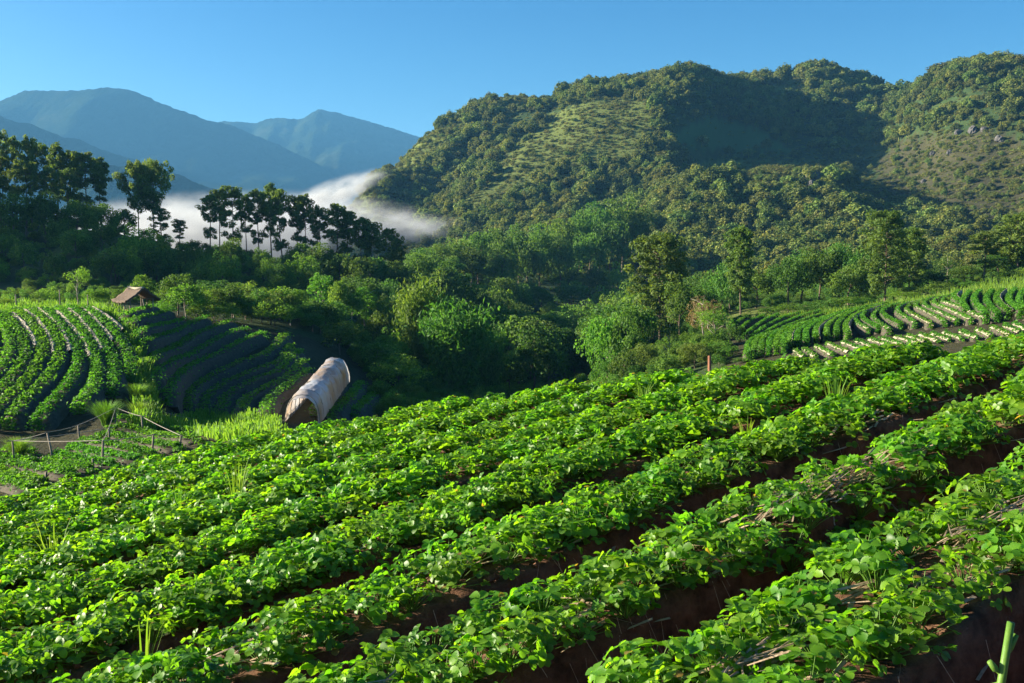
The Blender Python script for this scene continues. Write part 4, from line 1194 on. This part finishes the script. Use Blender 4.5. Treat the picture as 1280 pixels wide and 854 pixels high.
# ------------------------------------------------------------------ hut, tunnel, trellis, posts
def hut():
    D = 73.0; p = ground_at(170, D); r = empty("thatched_hut", p, R(-48)); r.scale = (.86, .86, .9)
    tag(r, "small open field hut with sagging brown thatch roof above the left terraces", "hut")
    W_, Dp, he, hr = 3.0, 2.3, 1.35, 2.25
    for sx in (-1, 0, 1):
        for sy in (-1, 1):
            m = MB(); m.tube([(sx * W_ * .42, sy * Dp * .42, -.5), (sx * W_ * .42, sy * Dp * .42, he + (.0))], [.06, .05], 7); m.build("post", M['wood'], r)
    for s, nm in ((-1, 1), (1, 1)):
        n = 14; v = []
        for i in range(n + 1):
            for j in range(8):
                x = -W_ / 2 - .1 + (W_ + .2) * i / n; t = j / 7
                y = s * t * (Dp / 2 + .35); z = hr - t * (hr - he + .12) - .10 * math.sin(t * 3.1) + .05 * math.sin(i * 1.7 + j * 2.1) - .12 * math.sin(i / n * 3.14)
                v.append((x, y, z))
        q = [(i * 8 + j, i * 8 + j + 1, (i + 1) * 8 + j + 1, (i + 1) * 8 + j) for i in range(n) for j in range(7)]
        me = np_mesh("roof_slope", v, q, [M['thatch']])
        o = link("roof_slope", me, r); md = o.modifiers.new("thick", 'SOLIDIFY'); md.thickness = .14
    m = MB(); m.tube([(-W_ / 2 - .15, 0, hr - .02), (0, 0, hr - .10), (W_ / 2 + .15, 0, hr - .0)], [.10, .11, .09], 8); m.build("ridge_roll", M['mulch'], r)
    m = MB()
    for sy in (-1, 1): m.tube([(-W_ / 2, sy * Dp * .42, he - .04), (W_ / 2, sy * Dp * .42, he - .04)], [.05, .05], 6)
    m.build("beam", M['wood'], r)
    m = MB(); m.box((0, .1, .42), (W_ * .8, Dp * .7, .08)); m.build("platform", M['redwood'], r, False)
hut()

def tunnel():
    a = np.array([376., 532.]); b = np.array([420., 450.])
    Da, Db = 52.5, 64.5
    pa, pb = ground_at(a[0], Da), ground_at(b[0] - 2, Db)
    pa[2] = (HOR - 532) / F * Da; pb[2] = (HOR - 478) / F * Db
    r = empty("plastic_tunnel", pa); tag(r, "long low tunnel greenhouse covered with wrinkled plastic film painted with an amber glow", "greenhouse")
    ax = pb - pa; L = np.linalg.norm(ax); d = ax / L
    s = np.array([d[1], -d[0], 0]); s /= np.linalg.norm(s); up = np.cross(s, d); up *= np.sign(up[2])
    rad, hh = .92, 1.62
    g = np.random.default_rng(4)
    n, k = 90, 26; v = []
    for i in range(n + 1):
        t = i / n * L
        sag = .11 * abs(math.sin(i / n * math.pi * 9)) 
        for j in range(k + 1):
            an = math.pi * j / k
            ca, sa = math.cos(an), math.sin(an)
            rr = 1 - sag * (.3 + .7 * sa) * .6 + .012 * math.sin(j * 1.9 + i * .9) + .055 * noise2(np.array([t * 1.3]), np.array([j * .35]), 1.1, 3, 2)[0]
            zz = hh * (abs(sa) ** .75) * rr
            if i < 5: zz = zz * (1 - .03 * (5 - i)); 
            v.append(d * t + s * rad * math.copysign(abs(ca) ** .8, ca) * rr + np.array([0, 0, zz]) - d * (.5 * (1 - sa) * (i < 3)))
    q = [(i * (k + 1) + j, i * (k + 1) + j + 1, (i + 1) * (k + 1) + j + 1, (i + 1) * (k + 1) + j) for i in range(n) for j in range(k)]
    me = np_mesh("film_cover", v, q, [M['plastic']])
    link("film_cover", me, r)
    for h in range(10):
        t = L * (h + .02) / 9.05; m = MB()
        m.tube([d * t + s * (rad - .02) * math.copysign(abs(math.cos(an)) ** .8, math.cos(an)) + np.array([0, 0, (hh - .03) * abs(math.sin(an)) ** .75]) for an in np.linspace(0, math.pi, 15)], [.022] * 15, 5)
        m.build("hoop", M['wire'], r)
    m = MB(); f0 = d * (L * .98)
    ring = [f0 + s * rad * .95 * math.copysign(abs(math.cos(an)) ** .8, math.cos(an)) + np.array([0, 0, hh * .93 * abs(math.sin(an)) ** .75]) for an in np.linspace(0, math.pi, 17)]
    m.add([f0] + ring, None, [(0, i, i + 1) for i in range(1, 17)]); m.build("end_sheet", M['plastic'], r)
tunnel()

def trellis():
    posts = [(55, 560, 392), (318, 560, 335), (500, 425, 285), (745, 285, 165), (930, 360, 225), (650, 590, 390), (985, 520, 350), (700, 410, 305), (588, 600, 510), (1060, 240, 190), (1178, 440, 355), (1235, 300, 235), (265, 650, 600), (235, 560, 500)]
    r = None; tops = []
    for i, (x, yb, yt) in enumerate(posts):
        px, pyb, pyt = x / 5.333, 480 + yb / 5.333, 480 + yt / 5.333
        D = hit(px, pyb); b = np.array([(px - 640) / F * D, D, (HOR - pyb) / F * D]); t = b.copy(); t[2] = (HOR - pyt) / F * D
        if r is None:
            r = empty("pole_trellis", b); tag(r, "rough trellis of thin wooden posts and long rails over the vegetable beds", "trellis"); o0 = b.copy()
        m = MB(); lean = np.array([random.uniform(-.08, .08) - (.12 if i == 1 else 0), 0, 0])
        m.tube([b - o0 - np.array([0, 0, .4]), (b + t) / 2 - o0 + lean * .4, t - o0 + lean], [.042, .038, .034], 7); m.build("post", M['wood'], r)
        tops.append(t - o0 + lean)
    def rail(i, j, sag=.03, ext=0):
        a, b = tops[i], tops[j]; m = MB()
        m.tube([a + (b - a) * t + np.array([0, 0, -sag * math.sin(t * 3.14) + .02]) for t in np.linspace(-.06, 1.05, 9)], [.013] * 9, 5); m.build("rail", M['wire'], r)
    for i, j in [(0, 1), (1, 2), (2, 3), (0, 7), (7, 3), (3, 4), (4, 9), (9, 11), (0, 5), (5, 6), (6, 10), (4, 10), (5, 7)]: rail(i, j)
trellis()

def post(px, D, top, rad, label, mat='redwood', name="wooden_post", group=None):
    p = ground_at(px, D); h = (HOR - top) / F * D - p[2]
    m = MB(); m.tube([(0, 0, -.3), (.01, 0, h * .5), (0, .01, h)], [rad, rad * .97, rad * .95], 9)
    o = m.build(name, M[mat], loc=p); tag(o, label, "post", group)
post(888, 30, 445, .055, "reddish wooden post sticking up behind the far field edge, left of the right field")
post(936, 18, 464, .07, "short stubby post among leaves just right of the taller red post")
post(1274, 13.5, 420, .055, "brown wooden post at the right edge of the picture behind the field")
post(1050, 15, 455, .035, "small brown stake barely above the leaves in front of the pale beds")
for px, D, top, lb in [(75, 70, 362, "thin dark pole standing in the grass above the left terraces, right one of two"), (20, 68, 368, "thin dark pole standing in the grass above the left terraces, left one of two"), (110, 71, 368, "thin stake between the grass clump and the open crowned tree")]:
    post(px, D, top, .04, lb, 'wood', "thin_pole")

# ------------------------------------------------------------------ grass tufts and loose stalks
def tuft(x, y, z, h, n, label, name="grass_tuft", spread=.3, wd=.006, seed=0, mat='grass', cat="grass tuft", group=None):
    g = np.random.default_rng(seed + 500); m = MB()
    for k in range(n):
        a = g.uniform(0, 6.28); L = h * g.uniform(.6, 1.05); o = spread * g.uniform(.05, 1) * h
        d = np.array([math.cos(a), math.sin(a), 0]); s = np.array([-d[1], d[0], 0]); b = d * g.uniform(0, .14) * h
        vs_ = []
        for t in (0, .35, .7, 1):
            c = b + d * o * t ** 2 + np.array([0, 0, L * (t - .12 * t ** 3)]); w_ = wd * (1.0 - .85 * t ** 2)
            vs_ += [c - s * w_, c + s * w_]
        m.add(vs_, [(0, 1, 3, 2), (2, 3, 5, 4), (4, 5, 7, 6)])
    o = m.build(name, M[mat], loc=(x, y, z)); tag(o, label, cat, group)
def field_spot(px, py, up=.36):
    t = (px - 640) / F; D = (FH - up) / ((py - HOR) / F + FA * t + FB); return t * D, D
def ftuft(px, py, h, n, label, seed, **k):
    x, y = field_spot(px, py); z = float(fplane(x, y)) + .36
    tuft(x, y, z, h, n, label, seed=seed, **k)
ftuft(290, 640, .42, 30, "clump of upright green onion leaves among the strawberries, left middle of the field", 1, name="onion_plant", cat="onion plant")
ftuft(56, 720, .40, 24, "thin grass tuft among strawberries near the left edge", 2)
ftuft(218, 665, .36, 12, "sparse grass tuft left of the onion clump", 3)
ftuft(1047, 525, .36, 34, "clump of upright onion leaves among strawberries toward the right", 4, name="onion_plant", cat="onion plant")
ftuft(936, 560, .24, 16, "small tuft of thin leaves below and left of the right onion clump", 5)
ftuft(806, 512, .30, 30, "yellow green weed tuft near the far field edge", 6, spread=.5)
ftuft(168, 860, .34, 9, "few long grass stalks at the bottom left of the field", 7)
# thick stalk in the bottom right corner
x, y = 1272 - 640, 0
D = 2.05; sx = (1272 - 640) / F * D; zt_ = (HOR - 788) / F * D
r = empty("thick_stalk", (sx, D, zt_ - .32)); tag(r, "thick bare green stalk with side shoots in the bottom right corner", "stalk")
m = MB(); m.tube([(-.02, 0, -.05), (-.008, 0, .15), (.012, .0, .32)], [.010, .009, .008], 9); m.build("stem", M['stem'], r)
for b, e in (((-.004, 0, .21), (-.030, .0, .235)), ((-.007, 0, .185), (-.055, .0, .178)), ((0, 0, .245), (.03, .01, .29))):
    m = MB(); m.tube([b, (np.array(b) + np.array(e)) / 2 + np.array([0, 0, -.004]), e], [.006, .0075, .006], 8); m.build("shoot", M['stem'], r)

# lit grass on the left terrace top, on the bank by the trellis and between the fields
def grass_patch(name, label, polyd, n, h, seed):
    g = np.random.default_rng(seed); m = []
    P = []
    xs = [p[0] for p in polyd]; ys = [p[1] for p in polyd]
    while len(P) < n:
        px, py = g.uniform(min(xs), max(xs)), g.uniform(min(ys), max(ys))
        if not in_poly(np.array(px), np.array(py), polyd): continue
        P.append((px, py))
    D0 = {}
    C = []
    for px, py in P:
        key = (round(px / 4), round(py))
        if key not in D0: D0[key] = hit(px, py, 30)
        C.append(((px - 640) / F * D0[key] + g.normal(0, .1), D0[key] + g.normal(0, .25)))
    C = np.array(C); z = tz(C[:, 0], C[:, 1])
    hh = h * g.uniform(.5, 1.2, n) * (1 + .5 * noise2(C[:, 0], C[:, 1], 1.2, 2, 2)); an = g.uniform(0, 6.28, n)
    w_ = .035; dx = np.cos(an) * w_; dy = np.sin(an) * w_; le = g.normal(0, .25, (n, 2)) * hh[:, None]
    a = np.stack([C[:, 0] - dx, C[:, 1] - dy, z - .05], 1); b = np.stack([C[:, 0] + dx, C[:, 1] + dy, z - .05], 1)
    c = np.stack([C[:, 0] + dx * .5 + le[:, 0], C[:, 1] + dy * .5 + le[:, 1], z + hh], 1); d = np.stack([C[:, 0] - dx * .5 + le[:, 0], C[:, 1] - dy * .5 + le[:, 1], z + hh], 1)
    v = np.stack([a, b, c, d], 1).reshape(-1, 3)
    o = link(name, np_mesh(name, v, np.arange(4 * n).reshape(-1, 4), [M['grass']], smooth=False)); tag(o, label, "grass", kind="stuff")
grass_patch("grass", "bright grass along the top of the left terraces", [(-40, 402), (-40, 380), (60, 378), (150, 384), (150, 400), (60, 398)], 4200, .5, 1)
grass_patch("grass", "bright grass on the bank right of the vegetable beds", [(195, 536), (250, 522), (345, 530), (352, 560), (290, 556)], 5200, .45, 2)
grass_patch("grass", "grass on the boundary strip between the two left terraces", [(145, 400), (162, 400), (176, 450), (190, 500), (196, 545), (165, 540), (168, 470)], 3600, .6, 3)
grass_patch("grass", "grass on the bank between the trees and the right field", [(930, 402), (1090, 384), (1290, 350), (1290, 362), (1100, 394), (1000, 404)], 4200, .6, 4)
GT = "leafy clumps beside the left terraces"
for px, py, h, lb in [(168, 505, 1.3, "pale leafy clump on the boundary strip, beside the last row of the lit terrace"), (172, 528, 1.2, "bright grass clump on the boundary strip just above the trellis"), (128, 535, 1.5, "rounded bright grass clump at the lower end of the lit terrace"), (17, 578, 1.2, "yellow green grass clump by the leftmost trellis post"), (100, 396, 1.1, "rounded grass clump left of the hut, above the lit terrace")]:
    D = hit(px, py); p = ground_at(px, D)
    tuft(p[0], p[1], p[2], h * .85, 900, lb, "grass_clump", .8, .011, int(px), cat="grass clump")

# ------------------------------------------------------------------ valley mist
def mist_mat(name, dens, nscale, seed, vec):
    m, t, out = new_mat(name)
    tc = nd(t, "ShaderNodeTexCoord")
    ln = nd(t, "ShaderNodeVectorMath", operation='LENGTH'); t.links.new(tc.outputs["Object"], ln.inputs[0])
    fo = nd(t, "ShaderNodeMapRange", interpolation_type='SMOOTHSTEP'); fo.inputs[1].default_value = 1.0; fo.inputs[2].default_value = .25; fo.inputs[3].default_value = 0; fo.inputs[4].default_value = 1
    t.links.new(ln.outputs["Value"], fo.inputs[0])
    no = nd(t, "ShaderNodeTexNoise", noise_dimensions='4D', i_Scale=nscale, i_Detail=5.0, i_Roughness=.6); no.inputs["W"].default_value = seed
    mp = nd(t, "ShaderNodeMapping"); mp.inputs["Scale"].default_value = vec; t.links.new(tc.outputs["Object"], mp.inputs[0]); t.links.new(mp.outputs[0], no.inputs["Vector"])
    nr = nd(t, "ShaderNodeMapRange"); nr.inputs[1].default_value = .42; nr.inputs[2].default_value = .66
    t.links.new(no.outputs["Fac"], nr.inputs[0])
    mu = nd(t, "ShaderNodeMath", operation='MULTIPLY'); t.links.new(fo.outputs[0], mu.inputs[0]); t.links.new(nr.outputs[0], mu.inputs[1])
    m2 = nd(t, "ShaderNodeMath", operation='MULTIPLY'); m2.inputs[1].default_value = dens; t.links.new(mu.outputs[0], m2.inputs[0])
    pv = nd(t, "ShaderNodeVolumePrincipled"); pv.inputs["Color"].default_value = (.86, .93, 1, 1); pv.inputs["Anisotropy"].default_value = .0
    t.links.new(m2.outputs[0], pv.inputs["Density"]); t.links.new(pv.outputs[0], out.inputs["Volume"])
    return m
def mist(px, py, D, rx, ry, rz, roll, dens, seed, nscale=2.2):
    import bmesh
    me = bpy.data.meshes.new("mist"); bm = bmesh.new(); bmesh.ops.create_icosphere(bm, subdivisions=4, radius=1); bm.to_mesh(me); bm.free()
    me.materials.append(mist_mat("mist_air", dens, nscale, seed, (rx / 26, ry / 26, rz / 13)))
    o = link("mist", me); o.location = ((px - 640) / F * D, D, (HOR - py) / F * D); o.scale = (rx, ry, rz); o.rotation_euler = (0, -R(roll), 0)
    tag(o, kind="stuff"); return o
o = mist(300, 298, 470, 105, 90, 23, 2, .12, 1.0); tag(o, "white morning mist lying in the valley behind the pine row", "mist")
o = mist(408, 248, 545, 42, 36, 7.5, 22, .13, 4.0, 2.2); tag(o, "white wisp of mist climbing the left foot of the big hill", "mist")
o = mist(494, 287, 450, 44, 44, 9, -2, .035, 7.0, 2.2); tag(o, "thin grey mist drifting before the lower left flank of the hill", "mist")

# ------------------------------------------------------------------ haze: one closed box of even air round everything
m, t, out = new_mat("haze_air")
pv = nd(t, "ShaderNodeVolumePrincipled"); pv.inputs["Color"].default_value = (.17, .52, .98, 1); pv.inputs["Density"].default_value = 1.05e-4; pv.inputs["Anisotropy"].default_value = .1
t.links.new(pv.outputs[0], out.inputs["Volume"])
hb = MB(); x0, x1, y0, y1, z0, z1 = -17000, 17000, -17000, 17000, -63.2, 730
hb.add([(x0, y0, z0), (x1, y0, z0), (x1, y1, z0), (x0, y1, z0), (x0, y0, z1), (x1, y0, z1), (x1, y1, z1), (x0, y1, z1)], [(0, 3, 2, 1), (4, 5, 6, 7), (0, 1, 5, 4), (1, 2, 6, 5), (2, 3, 7, 6), (3, 0, 4, 7)])
o = hb.build("haze", m, smooth=False); tag(o, kind="stuff")
